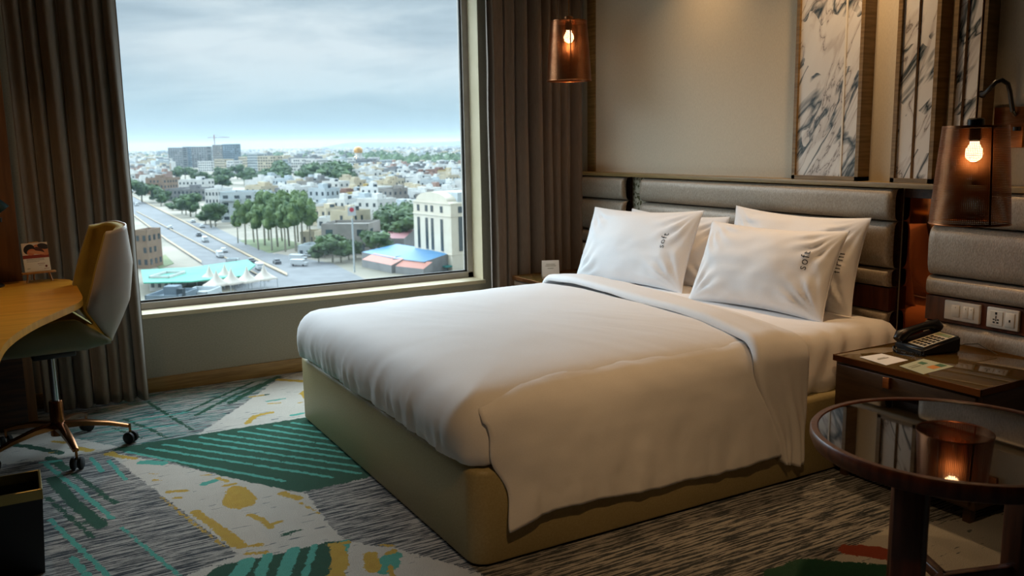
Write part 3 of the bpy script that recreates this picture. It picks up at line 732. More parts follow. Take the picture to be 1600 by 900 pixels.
# reading light on the headboard wall
r = root('reading_light', (3.57, 2.17, 1.34), 'black gooseneck reading light on a square copper wall plate', 'wall light')
box('wall_plate', 3.566, 3.587, 2.10, 2.225, 1.345, 1.508, M['copper'], r, bev=.002)
gp = [(3.545, 2.135, 1.49), (3.53, 2.135, 1.53), (3.51, 2.132, 1.57), (3.49, 2.13, 1.597), (3.465, 2.14, 1.612), (3.45, 2.155, 1.605), (3.445, 2.17, 1.585), (3.45, 2.19, 1.568), (3.465, 2.215, 1.56), (3.48, 2.232, 1.562)]
tube('gooseneck', gp, .009, M['black'], r, 12)
tube('collar', [(3.566, 2.135, 1.475), (3.545, 2.135, 1.492)], .008, M['steel'], r, 10)
tube('light_head', [(3.478, 2.230, 1.562), (3.50, 2.238, 1.560)], .014, M['black'], r, 12)
lathe('knob', [(.001, -.008), (.014, -.008), (.014, .008), (.001, .008)], (3.555, 2.12, 1.42), M['black'], r, 14)

# switch plates
def plate(y0, y1, z0, z1, label, kind):
    r = root('switch_plate' if kind != 'socket' else 'socket_plate', (3.515, (y0 + y1) / 2, z0), label, 'switch' if kind != 'socket' else 'power socket')
    box('cover', 3.500, 3.516, y0, y1, z0, z1, M['white'], r, bev=.005, seg=3)
    yc, zc, h, w_ = (y0 + y1) / 2, (z0 + z1) / 2, z1 - z0, y1 - y0
    if kind == 'switch':
        for a, b_ in ((.28, .05), (-.05, -.19), (-.20, -.34)):
            q = box('rocker', 3.4975, 3.501, yc + b_ * w_, yc + a * w_, zc - h * .30, zc + h * .30, M['white'], r, bev=.0015)
            box('indicator_mark', 3.4970, 3.4976, yc + (a + b_) / 2 * w_ - .001, yc + (a + b_) / 2 * w_ + .001, zc + h * .16, zc + h * .22, M['black'], r)
    if kind == 'socket':
        bm = bmesh.new(); addbox(bm, 3.4978, 3.501, yc - .002, yc + .38 * w_, zc - h * .34, zc + h * .34, .001); bmobj('outlet_insert', bm, M['white'], r)
        bm = bmesh.new(); cy = yc + .19 * w_
        for dy, dz, ry, rz in ((0, .020, .004, .005), (0, .004, .0022, .006), (-.009, -.006, .004, .0025), (.009, -.006, .004, .0025), (0, -.008, .002, .004), (-.008, -.018, .0045, .003), (.008, -.018, .0045, .003)):
            addbox(bm, 3.4970, 3.4982, cy + dy - ry, cy + dy + ry, zc + dz - rz, zc + dz + rz)
        bmobj('pin_holes', bm, M['black'], r)
        box('rocker', 3.4975, 3.501, yc - .38 * w_, yc - .10 * w_, zc - h * .34, zc + h * .34, M['white'], r, bev=.0015)
        box('rocker_mark', 3.4969, 3.4976, yc - .26 * w_, yc - .21 * w_, zc - h * .10, zc + h * .02, M['black'], r)
    return r
plate(2.185, 2.348, .608, .692, 'white three rocker switch plate on the wood strip above the nightstand', 'switch')
plate(2.018, 2.155, .606, .692, 'white plate with universal socket, right of the three rocker switch plate', 'socket')
plate(5.05, 5.165, .612, .690, 'small pale switch plate beside the brown curtain, behind the far nightstand', 'switch')

# ------------------------------------------------------------------ nightstands
def nightstand(yc, label):
    y0, y1, x0, x1 = yc - .325, yc + .315, 2.89, 3.478; zt = .515
    r = root('nightstand', (3.2, yc, 0), label, 'nightstand')
    box('carcass', x0 + .02, x1, y0 + .003, y1 - .003, .06, zt - .022, M['nswood'], r, bev=.002)
    box('glass_top', x0 + .006, x1 - .004, y0 + .006, y1 - .006, zt - .008, zt, M['nsglass'], r, bev=.001)
    bm = bmesh.new()
    for q in ((x0, x0 + .006, y0, y1), (x1 - .004, x1, y0, y1), (x0, x1, y0, y0 + .006), (x0, x1, y1 - .006, y1)): addbox(bm, q[0], q[1], q[2], q[3], zt - .024, zt + .0015, .001)
    bmobj('top_edge', bm, M['bronze'], r)
    box('top_board', x0 + .006, x1 - .004, y0 + .006, y1 - .006, zt - .022, zt - .008, M['nswood'], r)
    for k, (z0, z1) in enumerate(((.285, .480), (.075, .275))):
        d = box('drawer', x0 + .004, x0 + .022, y0 + .02, y1 - .02, z0, z1, M['nswood'], r, bev=.002)
        h = box('handle', x0 - .012, x0 + .006, yc + .035, yc + .065, z1 - .045, z1 - .002, M['copper'], d, bev=.002)
    for sx in (x0 + .04, x1 - .06):
        for sy in (y0 + .03, y1 - .06): box('foot', sx, sx + .03, sy, sy + .03, 0.0, .062, M['nswood'], r)
    return r
nightstand(2.105, 'bronze glass topped nightstand holding the black telephone')
nightstand(4.775, 'nightstand in front of the brown curtain, mostly hidden by the bed')
ZN = .5152
# telephone
tl = (3.27, 2.26, ZN); ty = R_(-14)
r = root('telephone', tl, 'black desk telephone with pale keypad on the nightstand', 'telephone')
TM = Matrix.Translation(tl) @ Matrix.Rotation(ty, 4, 'Z')
def wedge(bm, x0, x1, y0, y1, h0, h1, bev, M4):
    # low edge at x0 (front), high at x1
    r_ = bmesh.ops.create_cube(bm, size=1)['verts']
    for v in r_:
        fx = v.co.x + .5; v.co = Vector((x0 + (x1 - x0) * fx, y0 + (y1 - y0) * (v.co.y + .5), (h0 + (h1 - h0) * fx) if v.co.z > 0 else 0))
    g = bmesh.ops.bevel(bm, geom=list(set(e_ for v in r_ for e_ in v.link_edges)), offset=bev, segments=3, affect='EDGES')
    for v in bm.verts: v.co = M4 @ v.co
bm = bmesh.new(); wedge(bm, -.095, .095, -.085, .085, .028, .070, .008, TM); autosmooth(bmobj('phone_body', bm, M['black'], r), 50)
def tilt(x, y, h=0): return TM @ Vector((x, y, .049 + (x / .19) * .042 + h))
def tpatch(name, x0, x1, y0, y1, h, m, parent):
    t_ = .0012; V = [tilt(x, y, h + dz) for dz in (0, t_) for x, y in ((x0, y0), (x1, y0), (x1, y1), (x0, y1))]
    return mesh(name, V, [(0, 3, 2, 1), (4, 5, 6, 7), (0, 1, 5, 4), (1, 2, 6, 5), (2, 3, 7, 6), (3, 0, 4, 7)], m, parent, False)
tpatch('keypad_plate', -.075, .078, -.070, .022, .0002, M['keyp'], r)
tpatch('display', .048, .070, -.062, .014, .0016, M['lcd'], r)
for i in range(5):
    for j in range(4):
        x_ = -.066 + i * .0215; y_ = -.062 + j * .020; tpatch('key', x_, x_ + .013, y_, y_ + .0135, .0016, M['black'], r)
hp = [TM @ Vector(q) for q in ((-.104, .052, .040), (-.088, .054, .056), (-.05, .055, .072), (0, .055, .084), (.05, .055, .092), (.085, .054, .090), (.105, .052, .076))]
tube('handset', hp, [.020, .027, .018, .015, .018, .027, .020], M['black'], r, 14)
cord = []
for i in range(260):
    t_ = i / 259; cx = -.10 + .05 * math.sin(t_ * PI) * -1 + .10 * t_ * .2; cy = .06 - .16 * t_; a = t_ * 2 * PI * 26
    cord.append(TM @ Vector((cx - .012 + .006 * math.cos(a), cy, .008 + .006 * math.sin(a))))
tube('coiled_cord', cord, .0017, M['black'], r, 5)
tube('line_cord', [TM @ Vector(q) for q in ((.09, -.05, .02), (.13, -.07, .03), (.165, -.10, .035), (.19, -.14, .012), (.195, -.17, .004))], .002, M['black'], r, 6)
# cards on the nightstand
def card(name, quad, z, m, label, marks=()):
    r = root(name, (sum(q[0] for q in quad) / 4, sum(q[1] for q in quad) / 4, z), label, 'card')
    V = [(x, y, z + dz) for dz in (0, .001) for x, y in quad]
    mesh('card_sheet', V, [(0, 3, 2, 1), (4, 5, 6, 7), (0, 1, 5, 4), (1, 2, 6, 5), (2, 3, 7, 6), (3, 0, 4, 7)], m, r, False)
    q = [Vector((x, y, 0)) for x, y in quad]
    for nm, u0, u1, v0, v1, mm in marks:
        P = [(q[0] * (1 - u) * (1 - v) + q[1] * u * (1 - v) + q[2] * u * v + q[3] * (1 - u) * v) for u, v in ((u0, v0), (u1, v0), (u1, v1), (u0, v1))]
        mesh(nm, [(p.x, p.y, z + .0013) for p in P], [(0, 1, 2, 3)], mm, r, False)
    return r
M['inkolive'] = mat('olive_print', '#6E6A48', .7); M['inkgreen'] = mat('green_print', '#3E6A4A', .6); M['inkorange'] = mat('orange_print', '#D0853A', .6); M['palegreen'] = mat('pale_green_card', '#B9BC9C', .5)
card('note_card', [(2.917, 2.185), (2.942, 2.330), (3.062, 2.318), (3.057, 2.190)], ZN, M['paper'], 'small white card with a printed line near the front edge of the nightstand',
     [('printed_line', .50, .56, .25, .75, M['inkolive']), ('printed_line', .60, .63, .35, .68, M['inkolive'])])
card('leaflet', [(2.918, 2.023), (2.950, 2.151), (3.125, 2.172), (3.114, 2.032)], ZN, M['palegreen'], 'pale green leaflet with orange and green print on the nightstand',
     [('green_patch', .15, .40, .72, .95, M['inkgreen']), ('orange_patch', .15, .42, .45, .72, M['inkorange']), ('green_patch', .62, .85, .55, .75, M['inkgreen']), ('printed_line', .60, .64, .1, .45, M['inkolive']), ('printed_line', .72, .75, .1, .45, M['inkolive'])])
# tent card on the far nightstand
r = root('tent_card', (3.13, 5.0, ZN), 'small white folded tent card standing on the far nightstand', 'card')
def tent(c, w_, d_, h_, yaw):
    Mt = Matrix.Translation(c) @ Matrix.Rotation(yaw, 4, 'Z'); t_ = .0012
    V = [Mt @ Vector(p) for p in ((-w_ / 2, -d_ / 2, 0), (w_ / 2, -d_ / 2, 0), (w_ / 2, 0, h_), (-w_ / 2, 0, h_), (w_ / 2, d_ / 2, 0), (-w_ / 2, d_ / 2, 0),
         (-w_ / 2, -d_ / 2 + t_, 0), (w_ / 2, -d_ / 2 + t_, 0), (w_ / 2, 0, h_ - 2 * t_), (-w_ / 2, 0, h_ - 2 * t_), (w_ / 2, d_ / 2 - t_, 0), (-w_ / 2, d_ / 2 - t_, 0))]
    return V, [(0, 1, 2, 3), (3, 2, 4, 5), (7, 6, 9, 8), (8, 9, 11, 10), (0, 6, 7, 1), (5, 4, 10, 11), (0, 3, 9, 6), (3, 5, 11, 9), (1, 7, 8, 2), (2, 8, 10, 4)], Mt
V, F, Mt = tent((3.095, 4.93, ZN), .115, .06, .105, R_(-25))
mesh('folded_card', V, F, M['paper'], r, False)
for k, (a, b_, z_) in enumerate(((-.03, .03, .078), (-.036, .036, .068), (-.02, .02, .052))):
    mesh('printed_line', [Mt @ Vector((x, -.03 + .03 * z / .105 - .0006, z)) for x, z in ((a, z_), (b_, z_), (b_, z_ + .003), (a, z_ + .003))], [(0, 1, 2, 3)], M['inkolive'], r, False)

# ------------------------------------------------------------------ round side table
TX, TY, TZ, TR = 2.03, 1.315, .645, .345
r = root('side_table', (TX, TY, 0), 'round side table with copper brown rim and black mirror top', 'side table')
lathe('rim', [(TR - .022, TZ - .006), (TR - .018, TZ), (TR - .003, TZ), (TR, TZ - .004), (TR + .001, TZ - .02), (TR - .008, TZ - .042), (TR - .014, TZ - .045), (TR - .03, TZ - .045), (TR - .022, TZ - .006)], (TX, TY, 0), M['redwood'], r, 96)
lathe('mirror_top', [(.001, TZ - .008), (.001, TZ - .003), (.1, TZ - .003), (TR - .021, TZ - .003), (TR - .021, TZ - .008)], (TX, TY, 0), M['blackglass'], r, 96)
lathe('under_board', [(.001, TZ - .03), (TR - .03, TZ - .03), (TR - .03, TZ - .012), (.001, TZ - .012)], (TX, TY, 0), M['redwood'], r, 64)
for deg in (192, 62, 342):
    a = R_(deg); cx, cy = TX + .22 * math.cos(a), TY + .22 * math.sin(a)
    box('leg', -.038, .038, -.02, .02, 0, TZ - .03, M['redwood'], r, bev=.006, M4=Matrix.Translation((cx, cy, 0)) @ Matrix.Rotation(a + PI / 2, 4, 'Z'))
for deg in (192, 62, 342):
    a = R_(deg); box('cross_bar', 0, .21, -.013, .013, .24, .268, M['redwood'], r, bev=.003, M4=Matrix.Translation((TX, TY, 0)) @ Matrix.Rotation(a, 4, 'Z'))

# ------------------------------------------------------------------ desk
r = root('desk', (-.3, 4.0, 0), 'golden wood writing desk with curved front edge along the left wall', 'desk')
ctrl = [(.245, 4.94), (.245, 4.30), (.224, 4.185), (.154, 4.033), (.054, 3.828), (-.014, 3.634), (-.055, 3.459), (-.072, 3.32), (-.085, 3.10), (-.09, 2.5), (XL + .001, 2.5), (XL + .001, 5.055), (.16, 5.055)]
def chaikin(P, n=2):
    for _ in range(n):
        Q = []
        for i in range(len(P)):
            a, b_ = P[i], P[(i + 1) % len(P)]
            if math.dist(a, b_) > .35: Q += [(a[0] + (b_[0] - a[0]) * .06, a[1] + (b_[1] - a[1]) * .06), (a[0] + (b_[0] - a[0]) * .94, a[1] + (b_[1] - a[1]) * .94)]
            else: Q += [(a[0] * .75 + b_[0] * .25, a[1] * .75 + b_[1] * .25), (a[0] * .25 + b_[0] * .75, a[1] * .25 + b_[1] * .75)]
        P = Q
    return P
C = chaikin(ctrl)
bm = bmesh.new()
lo_ = [bm.verts.new((x, y, .722)) for x, y in C]; hi_ = [bm.verts.new((x, y, .75)) for x, y in C]
tf = bm.faces.new(hi_); bf = bm.faces.new(lo_[::-1])
for i in range(len(C)): bm.faces.new((lo_[i], lo_[(i + 1) % len(C)], hi_[(i + 1) % len(C)], hi_[i]))
bmesh.ops.bevel(bm, geom=list(tf.edges) + list(bf.edges), offset=.006, segments=3, affect='EDGES')
autosmooth(bmobj('desk_top', bm, M['deskwood'], r), 50)
box('pedestal', XL + .01, -.30, 2.62, 3.3, .04, .722, M['darkwood'], r, bev=.002)
box('back_panel', XL + .01, XL + .04, 3.3, 5.04, .0, .722, M['darkwood'], r)
box('end_panel', XL + .04, -.02, 4.99, 5.02, .0, .722, M['darkwood'], r)
for z0, z1 in ((.08, .38), (.40, .70)):
    d = box('drawer', -.30, -.284, 2.64, 3.28, z0, z1, M['darkwood'], r, bev=.002); box('drawer_pull', -.284, -.272, 2.86, 3.06, z1 - .04, z1 - .028, M['bronze'], d)
# desk lamp
ld = (-.115, 4.90, .7505)
r = root('desk_lamp', ld, 'dark teal desk lamp at the far left end of the desk', 'lamp')
lathe('lamp_base', [(.001, 0), (.055, 0), (.058, .006), (.05, .014), (.012, .018), (.001, .018)], ld, M['black'], r, 28)
tube('arm', [(ld[0] - .01, ld[1], .765), (ld[0] - .03, ld[1], .93), (ld[0] - .02, ld[1], 1.10)], .006, M['black'], r, 8)
tube('arm', [(ld[0] - .02, ld[1], 1.10), (ld[0] + .02, ld[1] - .01, 1.12), (ld[0] + .065, ld[1] - .02, 1.09)], .006, M['black'], r, 8)
V, F = tubev([(ld[0] - .015, ld[1] - .02, 1.165), (ld[0] + .02, ld[1] - .022, 1.155), (ld[0] + .055, ld[1] - .025, 1.135), (ld[0] + .075, ld[1] - .027, 1.110)], [.020, .034, .044, .048], 20)
autosmooth(mesh('lamp_head', V, F, M['teal'], r), 60)
tube('lamp_joint', [(ld[0] + .065, ld[1] - .022, 1.085), (ld[0] + .064, ld[1] - .022, 1.065)], .012, M['black'], r, 12)
# small easel with printed card
er = (.085, 4.97, .7505)
r = root('easel', er, 'miniature pine easel standing on the desk corner', 'easel')
EM = Matrix.Translation(er) @ Matrix.Rotation(R_(12), 4, 'Z')
def E3(*p): return EM @ Vector(p)
tube('leg', [E3(-.055, -.035, .003), E3(-.018, .012, .19)], .0045, M['easel'], r, 6)
tube('leg', [E3(.060, -.035, .003), E3(.018, .012, .19)], .0045, M['easel'], r, 6)
tube('rear_leg', [E3(0, .065, .003), E3(0, .012, .19)], .0045, M['easel'], r, 6)
box('ledge', -.075, .078, -.048, -.022, .046, .055, M['easel'], r, bev=.001, M4=EM)
box('top_bar', -.022, .022, .002, .012, .182, .200, M['easel'], r, bev=.001, M4=EM)
pm = bpy.data.materials.new('spa_print'); pm.use_nodes = True; T = pm.node_tree; b = T.nodes['Principled BSDF']; L = T.links; b.inputs['Roughness'].default_value = .5
uvn = tn('ShaderNodeUVMap').outputs[0]; sx = tn('ShaderNodeSeparateXYZ'); L.new(uvn, sx.inputs[0]); U, Vv = sx.outputs[0], sx.outputs[1]
def ell(cx, cy, rx, ry, rot=0):
    dx = mth('SUBTRACT', U, cx); dy = mth('SUBTRACT', Vv, cy); c_, s_ = math.cos(rot), math.sin(rot)
    a = mth('DIVIDE', mth('ADD', mth('MULTIPLY', dx, c_), mth('MULTIPLY', dy, s_)), rx); b_ = mth('DIVIDE', mth('SUBTRACT', mth('MULTIPLY', dy, c_), mth('MULTIPLY', dx, s_)), ry)
    return mth('LESS_THAN', mth('ADD', mth('MULTIPLY', a, a), mth('MULTIPLY', b_, b_)), 1.0)
def rct(x0, x1, y0, y1): return mth('MULTIPLY', mth('MULTIPLY', mth('GREATER_THAN', U, x0), mth('LESS_THAN', U, x1)), mth('MULTIPLY', mth('GREATER_THAN', Vv, y0), mth('LESS_THAN', Vv, y1)))
c = mix(mth('GREATER_THAN', Vv, .48), '#E2DCCB', '#D8C4AC')
for f_, col_ in ((rct(0, 1, .46, .58), '#8E2F1C'), (ell(.75, .74, .34, .17, -.35), '#C77A4C'), (ell(.83, .86, .22, .10, -.2), '#2C201C'), (ell(.66, .72, .20, .10, -.5), '#4A2417'), (ell(.28, .78, .22, .17, .3), '#1E1512'), (ell(.35, .68, .17, .11, .2), '#C9754A'),
                  (ell(.55, .66, .30, .06, -.15), '#D08A5C'), (rct(.12, .80, .42, .435), '#6B665C'), (rct(.12, .80, .38, .392), '#8B867B'), (rct(.12, .6, .34, .352), '#8B867B'), (rct(.52, .80, .25, .275), '#B09A88'), (rct(.55, .76, .20, .215), '#B09A88'),
                  (rct(.10, .22, .10, .12), '#7B8B5C'), (ell(.84, .16, .045, .04), '#6B2A22'), (rct(.74, .95, .07, .085), '#9A5A4C')):
    c = mix(f_, c, col_)
L.new(c, b.inputs['Base Color'])
pr = root('printed_card', E3(0, -.03, .056), 'printed picture card of a reclining figure leaning on the little easel', 'card')
V = [E3(-.058, -.030, .056), E3(.060, -.030, .056), E3(.060, .000, .196), E3(-.058, .000, .196)]; V += [v + Vector((0, .0015, 0)) for v in V]
pc = mesh('card_sheet', V, [(0, 1, 2, 3), (5, 4, 7, 6), (0, 4, 5, 1), (1, 5, 6, 2), (2, 6, 7, 3), (3, 7, 4, 0)], [pm, M['paper']], pr, False, [0, 1, 1, 1, 1, 1])
uvl = pc.data.uv_layers.new(name='UVMap')
for li, uv in zip(range(4), ((0, 0), (1, 0), (1, 1), (0, 1))): uvl.data[li].uv = uv

# ------------------------------------------------------------------ office chair
HX, HY = .098, 4.50
r = root('desk_chair', (HX, HY, 0), 'swivel chair with pale outer shell and olive upholstery pushed under the desk', 'office chair')
CH = Matrix.Translation((.105, 4.50, .008)) @ Matrix.Rotation(R_(5), 4, 'Z')
def lerp(T_, t):
    for (a, va), (b_, vb) in zip(T_[:-1], T_[1:]):
        if t <= b_: k = (t - a) / (b_ - a); return va + (vb - va) * k
    return T_[-1][1]
def backfn(off, zt=0):
    rear = [(0, .235), (.12, .275), (.35, .335), (.7, .360), (1, .345)]
    front = [(0, .225), (.12, .185), (.30, .130), (.34, .130), (.7, .185), (1, .240)]
    hw = [(0, .17), (.2, .225), (.5, .245), (.8, .235), (1, .215)]
    def f(u, v):
        s = (u * 2 - 1); t = v; z = .525 + .505 * t
        xr, xf, w_ = lerp(rear, t) - off, lerp(front, t), lerp(hw, t) - off
        a = s * PI / 2
        ca, sa = math.cos(a), math.sin(a)
        y = w_ * math.copysign(abs(sa) ** .62, sa); x = xf + (xr - xf) * abs(ca) ** .55
        zz = z + (.022 * (1 - abs(s) ** 2) if t > .8 else 0) * (t - .8) / .2 - zt * (1 if t == 1 else 0)
        return CH @ Vector((x, y, zz))
    return f
bs = grid('back_shell', backfn(0), 41, 30, M['whiteshell'], r); sm = bs.modifiers.new('thickness', 'SOLIDIFY'); sm.thickness = .009; sm.offset = 0
bu = grid('back_upholstery', backfn(.024, .006), 41, 30, M['olive'], r); sm = bu.modifiers.new('thickness', 'SOLIDIFY'); sm.thickness = .034; sm.offset = 0
def seatfn(off):
    def f(u, v):
        s = u * 2 - 1; t = v; x = -.30 + .52 * t
        top = lerp([(0, .60), (.3, .635), (.62, .655), (.74, .65), (1, .535)], t); bot = lerp([(0, .51), (.15, .495), (.8, .492), (1, .512)], t)
        w_ = lerp([(0, .22), (.3, .255), (.8, .255), (1, .20)], t) - off
        a = s * PI / 2; sa, ca = math.sin(a), math.cos(a)
        return CH @ Vector((x, w_ * math.copysign(abs(sa) ** .60, sa), top - (top - bot - off) * abs(ca) ** .42))
    return f
ss = grid('seat_shell', seatfn(0), 41, 26, M['oliveshell'], r); sm = ss.modifiers.new('thickness', 'SOLIDIFY'); sm.thickness = .009; sm.offset = 0
su = grid('seat_upholstery', seatfn(.022), 41, 26, M['olive'], r); sm = su.modifiers.new('thickness', 'SOLIDIFY'); sm.thickness = .030; sm.offset = 0
box('seat_mount', -.09, .09, -.08, .08, .455, .490, M['black'], r, bev=.008, M4=CH)
tube('gas_lift', [(HX, HY, .24), (HX, HY, .46)], .016, M['steel'], r, 16)
lathe('hub', [(.001, .085), (.034, .085), (.034, .11), (.030, .14), (.030, .245), (.027, .250), (.001, .250)], (HX, HY, 0), M['bronze'], r, 24)
for k in range(5):
    a = R_(-80 + 72 * k); d = Vector((math.cos(a), math.sin(a), 0)); c0 = Vector((HX, HY, 0))
    V = []; F = []
    secs = [(.02, .135, .024, .030), (.12, .130, .020, .026), (.22, .112, .016, .020), (.30, .088, .012, .016)]
    s_ = Vector((-d.y, d.x, 0))
    for (q, z_, w_, h_) in secs:
        for sx_, sz_ in ((-1, -1), (1, -1), (1, .6), (.5, 1), (-.5, 1), (-1, .6)): V.append(c0 + d * q + s_ * w_ * sx_ + Vector((0, 0, z_ + h_ * .5 * sz_)))
    for i in range(3):
        for j in range(6): F.append((i * 6 + j, i * 6 + (j + 1) % 6, (i + 1) * 6 + (j + 1) % 6, (i + 1) * 6 + j))
    F += [tuple(range(5, -1, -1)), tuple(range(18, 24))]
    leg = autosmooth(mesh('base_arm', V, F, M['bronze'], r), 50)
    cc_ = c0 + d * .305
    cs_ = empty('caster', (0, 0, 0)); bpy.data.objects.remove(cs_)
    V1, F1 = [], []
    for side in (-1, 1):
        ax = Vector((math.cos(a + 1.0), math.sin(a + 1.0), 0))
        va, fa = tubev([cc_ + ax * side * .006 + Vector((0, 0, .029)), cc_ + ax * side * .010 + Vector((0, 0, .029)), cc_ + ax * side * .022 + Vector((0, 0, .029)), cc_ + ax * side * .026 + Vector((0, 0, .029))], [.024, .028, .028, .022], 18)
        F1 += [tuple(i + len(V1) for i in f) for f in fa]; V1 += va
    ca_ = mesh('caster', V1, F1, M['rubber'], r); autosmooth(ca_, 40)
    tube('caster_stem', [cc_ + Vector((0, 0, .045)), cc_ + Vector((0, 0, .095))], .006, M['bronze'], ca_, 8)

# ------------------------------------------------------------------ waste bin
r = root('waste_bin', (-.14, 3.27, 0), 'black square waste bin with a pale gold rim band beside the desk', 'waste bin')
def taper(x0, x1, y0, y1, dz, k): return [(x0 + k, y0 + k, dz), (x1 - k, y0 + k, dz), (x1 - k, y1 - k, dz), (x0 + k, y1 - k, dz)]
rings = [taper(-.28, .004, 3.168, 3.372, 0, .018), taper(-.28, .004, 3.168, 3.372, .265, .002)]
V = rings[0] + rings[1] + taper(-.28, .004, 3.168, 3.372, .265, .010) + taper(-.28, .004, 3.168, 3.372, .01, .026)
F = [(3, 2, 1, 0)] + [(i + k, (i + 1) % 4 + k, (i + 1) % 4 + 4 + k, i + 4 + k) for k in (0, 4, 8) for i in range(4)] + [(12, 13, 14, 15)]
mesh('bin_body', V, F, M['black'], r, False)
bm = bmesh.new()
for q in ((-.28, .004, 3.166, 3.174), (-.28, .004, 3.366, 3.374), (-.28, -.272, 3.166, 3.374), (-.004, .004, 3.166, 3.374)): addbox(bm, q[0], q[1], q[2], q[3], .265, .300, .001)
bmobj('rim_band', bm, M['gold'], r)

# ------------------------------------------------------------------ the city, 35 m below the eye
ZG = -33.6
def gp(px, py, z=0.0):            # point on the ground (or z metres above it) seen at a given place
    x, y = at(px, py, ZG + z); return x, y
CF = .80
def hx(h):
    c = [min(1, x * CF) for x in lin(h)[:3]]; c = [12.92 * x if x < .0031308 else 1.055 * x ** (1 / 2.4) - .055 for x in c]
    return '#%02X%02X%02X' % tuple(int(round(x * 255)) for x in c)
def cmat(name, c1, c2=None, rough=.85, ns=.3, bump=0):
    return noisy(mat(name, hx(c1), rough, spec=.2), hx(c1), hx(c2 or c1), nscale=ns)
CM = {k: cmat('city_' + k, a, b_) for k, a, b_ in (
    ('white', '#CFCFCB', '#DEDEDA'), ('cream', '#C0B49C', '#CDC2AA'), ('grey', '#7E7F7E', '#8E8F8E'), ('pink', '#A58A7C', '#B0968A'), ('brick', '#8A6C5E', '#96786A'),
    ('pale', '#B4BDC0', '#C2CACC'), ('yellow', '#B09A60', '#BCA66C'), ('dark', '#3A444A', '#454F55'), ('bluegrey', '#6F7E88', '#7D8C96'), ('conc', '#8F8B84', '#9D9992'), ('rust', '#8A7460', '#96806C'))}
CM['glass'] = mat('city_window_glass', hx('#35424A'), .15, 0, .8)
CM['asphalt'] = noisy(mat('asphalt', hx('#6F7274'), .9), hx('#686B6D'), hx('#77797B'), nscale=.2)
CM['kerb'] = noisy(mat('pale_kerb', hx('#A8967A'), .9), hx('#A08E72'), hx('#B09E82'), nscale=.5)
CM['teal'] = noisy(mat('green_court', hx('#4FA890'), .8), hx('#48A088'), hx('#5CB49C'), nscale=.1)
CM['leaf'] = noisy(mat('tree_leaves', hx('#3E5A34'), .8), hx('#2C4628'), hx('#56733F'), nscale=.25, detail=5)
CM['leaf2'] = noisy(mat('eucalyptus_leaves', hx('#5C7444'), .8), hx('#43603A'), hx('#748A50'), nscale=.3, detail=5)
CM['bark'] = noisy(mat('pale_bark', hx('#8C8878'), .9), hx('#807C6C'), hx('#989484'), nscale=2)
CM['tent'] = mat('tent_canvas', hx('#CFC6B8'), .7); CM['blue'] = mat('blue_sheet', hx('#3F7CA8'), .6); CM['orange'] = mat('orange_sheet', hx('#A86048'), .6); CM['carpaint'] = mat('white_car_paint', hx('#C4C8CA'), .4)
CM['cardark'] = mat('dark_car_paint', hx('#4A5056'), .4); CM['grass'] = noisy(mat('rough_grass', hx('#66744A'), .95), hx('#56663E'), hx('#7A8458'), nscale=.08)
CM['gold'] = mat('gold_dome', hx('#C8923A'), .4, .3); CM['pinkroof'] = mat('pink_sheet_roof', hx('#B07A7C'), .7); CM['tealcap'] = mat('teal_awning', hx('#2F7F78'), .7)
gmat = mat('city_ground', hx('#8A8474'), .95); noisy(gmat, hx('#7C7868'), hx('#A09888'), nscale=.02, detail=8, lo=.4, hi=.6)
# ground
bm = bmesh.new(); addbox(bm, -3500, 9000, 40, 14000, ZG - 2, ZG)
o = bmobj('ground', bm, gmat); struct(o)
def flat(name, pts, z, m, th=.12):
    n = len(pts); V = [(x, y, ZG + z - th) for x, y in pts] + [(x, y, ZG + z) for x, y in pts]
    F = [tuple(range(n - 1, -1, -1)), tuple(range(n, 2 * n))] + [(i, (i + 1) % n, (i + 1) % n + n, i + n) for i in range(n)]
    o = mesh(name, V, F, m, None, False); bm = bmesh.new(); bm.from_mesh(o.data); bmesh.ops.recalc_face_normals(bm, faces=bm.faces); bmesh.ops.triangulate(bm, faces=[f for f in bm.faces if len(f.verts) > 4]); bm.to_mesh(o.data); bm.free(); return o
def strip(name, A, B, z, m): return flat(name, [gp(*p) for p in A] + [gp(*p) for p in B[::-1]], z, m)
near = [(150, 292), (213, 341), (262, 378), (315, 413), (352, 440), (400, 480)]
far = [(190, 298), (232, 320), (289, 349), (360, 387), (413, 415), (449, 433), (510, 462)]
struct(strip('highway', near, far, .10, CM['asphalt']))
struct(strip('highway_median', [(213, 331.5), (289, 372), (360, 409), (420, 441)], [(213, 330.5), (289, 370.5), (360, 407.2), (420, 438.6)], .45, CM['kerb']))
struct(strip('highway_kerb', [(170, 306.2), (213, 341), (262, 378), (315, 413)], [(170, 304.6), (213, 339), (262, 375.2), (315, 409.5)], .5, CM['kerb']))
struct(strip('far_kerb', [(190, 298), (232, 320), (289, 349), (360, 387), (413, 415), (449, 433)], [(190, 297), (232, 318.4), (289, 347), (360, 384.6), (413, 412), (449, 429)], .5, CM['kerb']))
struct(strip('service_road', [(289, 345), (360, 382), (413, 409), (455, 428)], [(330, 352), (385, 379), (430, 398), (500, 425)], .12, CM['asphalt']))
struct(flat('junction', [gp(*p) for p in [(430, 396), (520, 412), (560, 432), (640, 470), (480, 480), (440, 432)]], .11, CM['asphalt']))
struct(flat('verge_lawn', [gp(*p) for p in [(372, 376), (440, 372), (478, 384), (420, 396), (395, 386)]], .14, CM['grass']))
struct(flat('side_lawn', [gp(*p) for p in [(238, 412), (258, 398), (272, 412), (250, 420)]], .14, CM['grass']))
tag(flat('sports_court', [gp(*p) for p in [(222, 440), (300, 436), (388, 423), (400, 432), (380, 450), (300, 460), (226, 462)]], 3.2, CM['teal'], .3), 'teal green flat roof below the near side of the highway', 'roof')

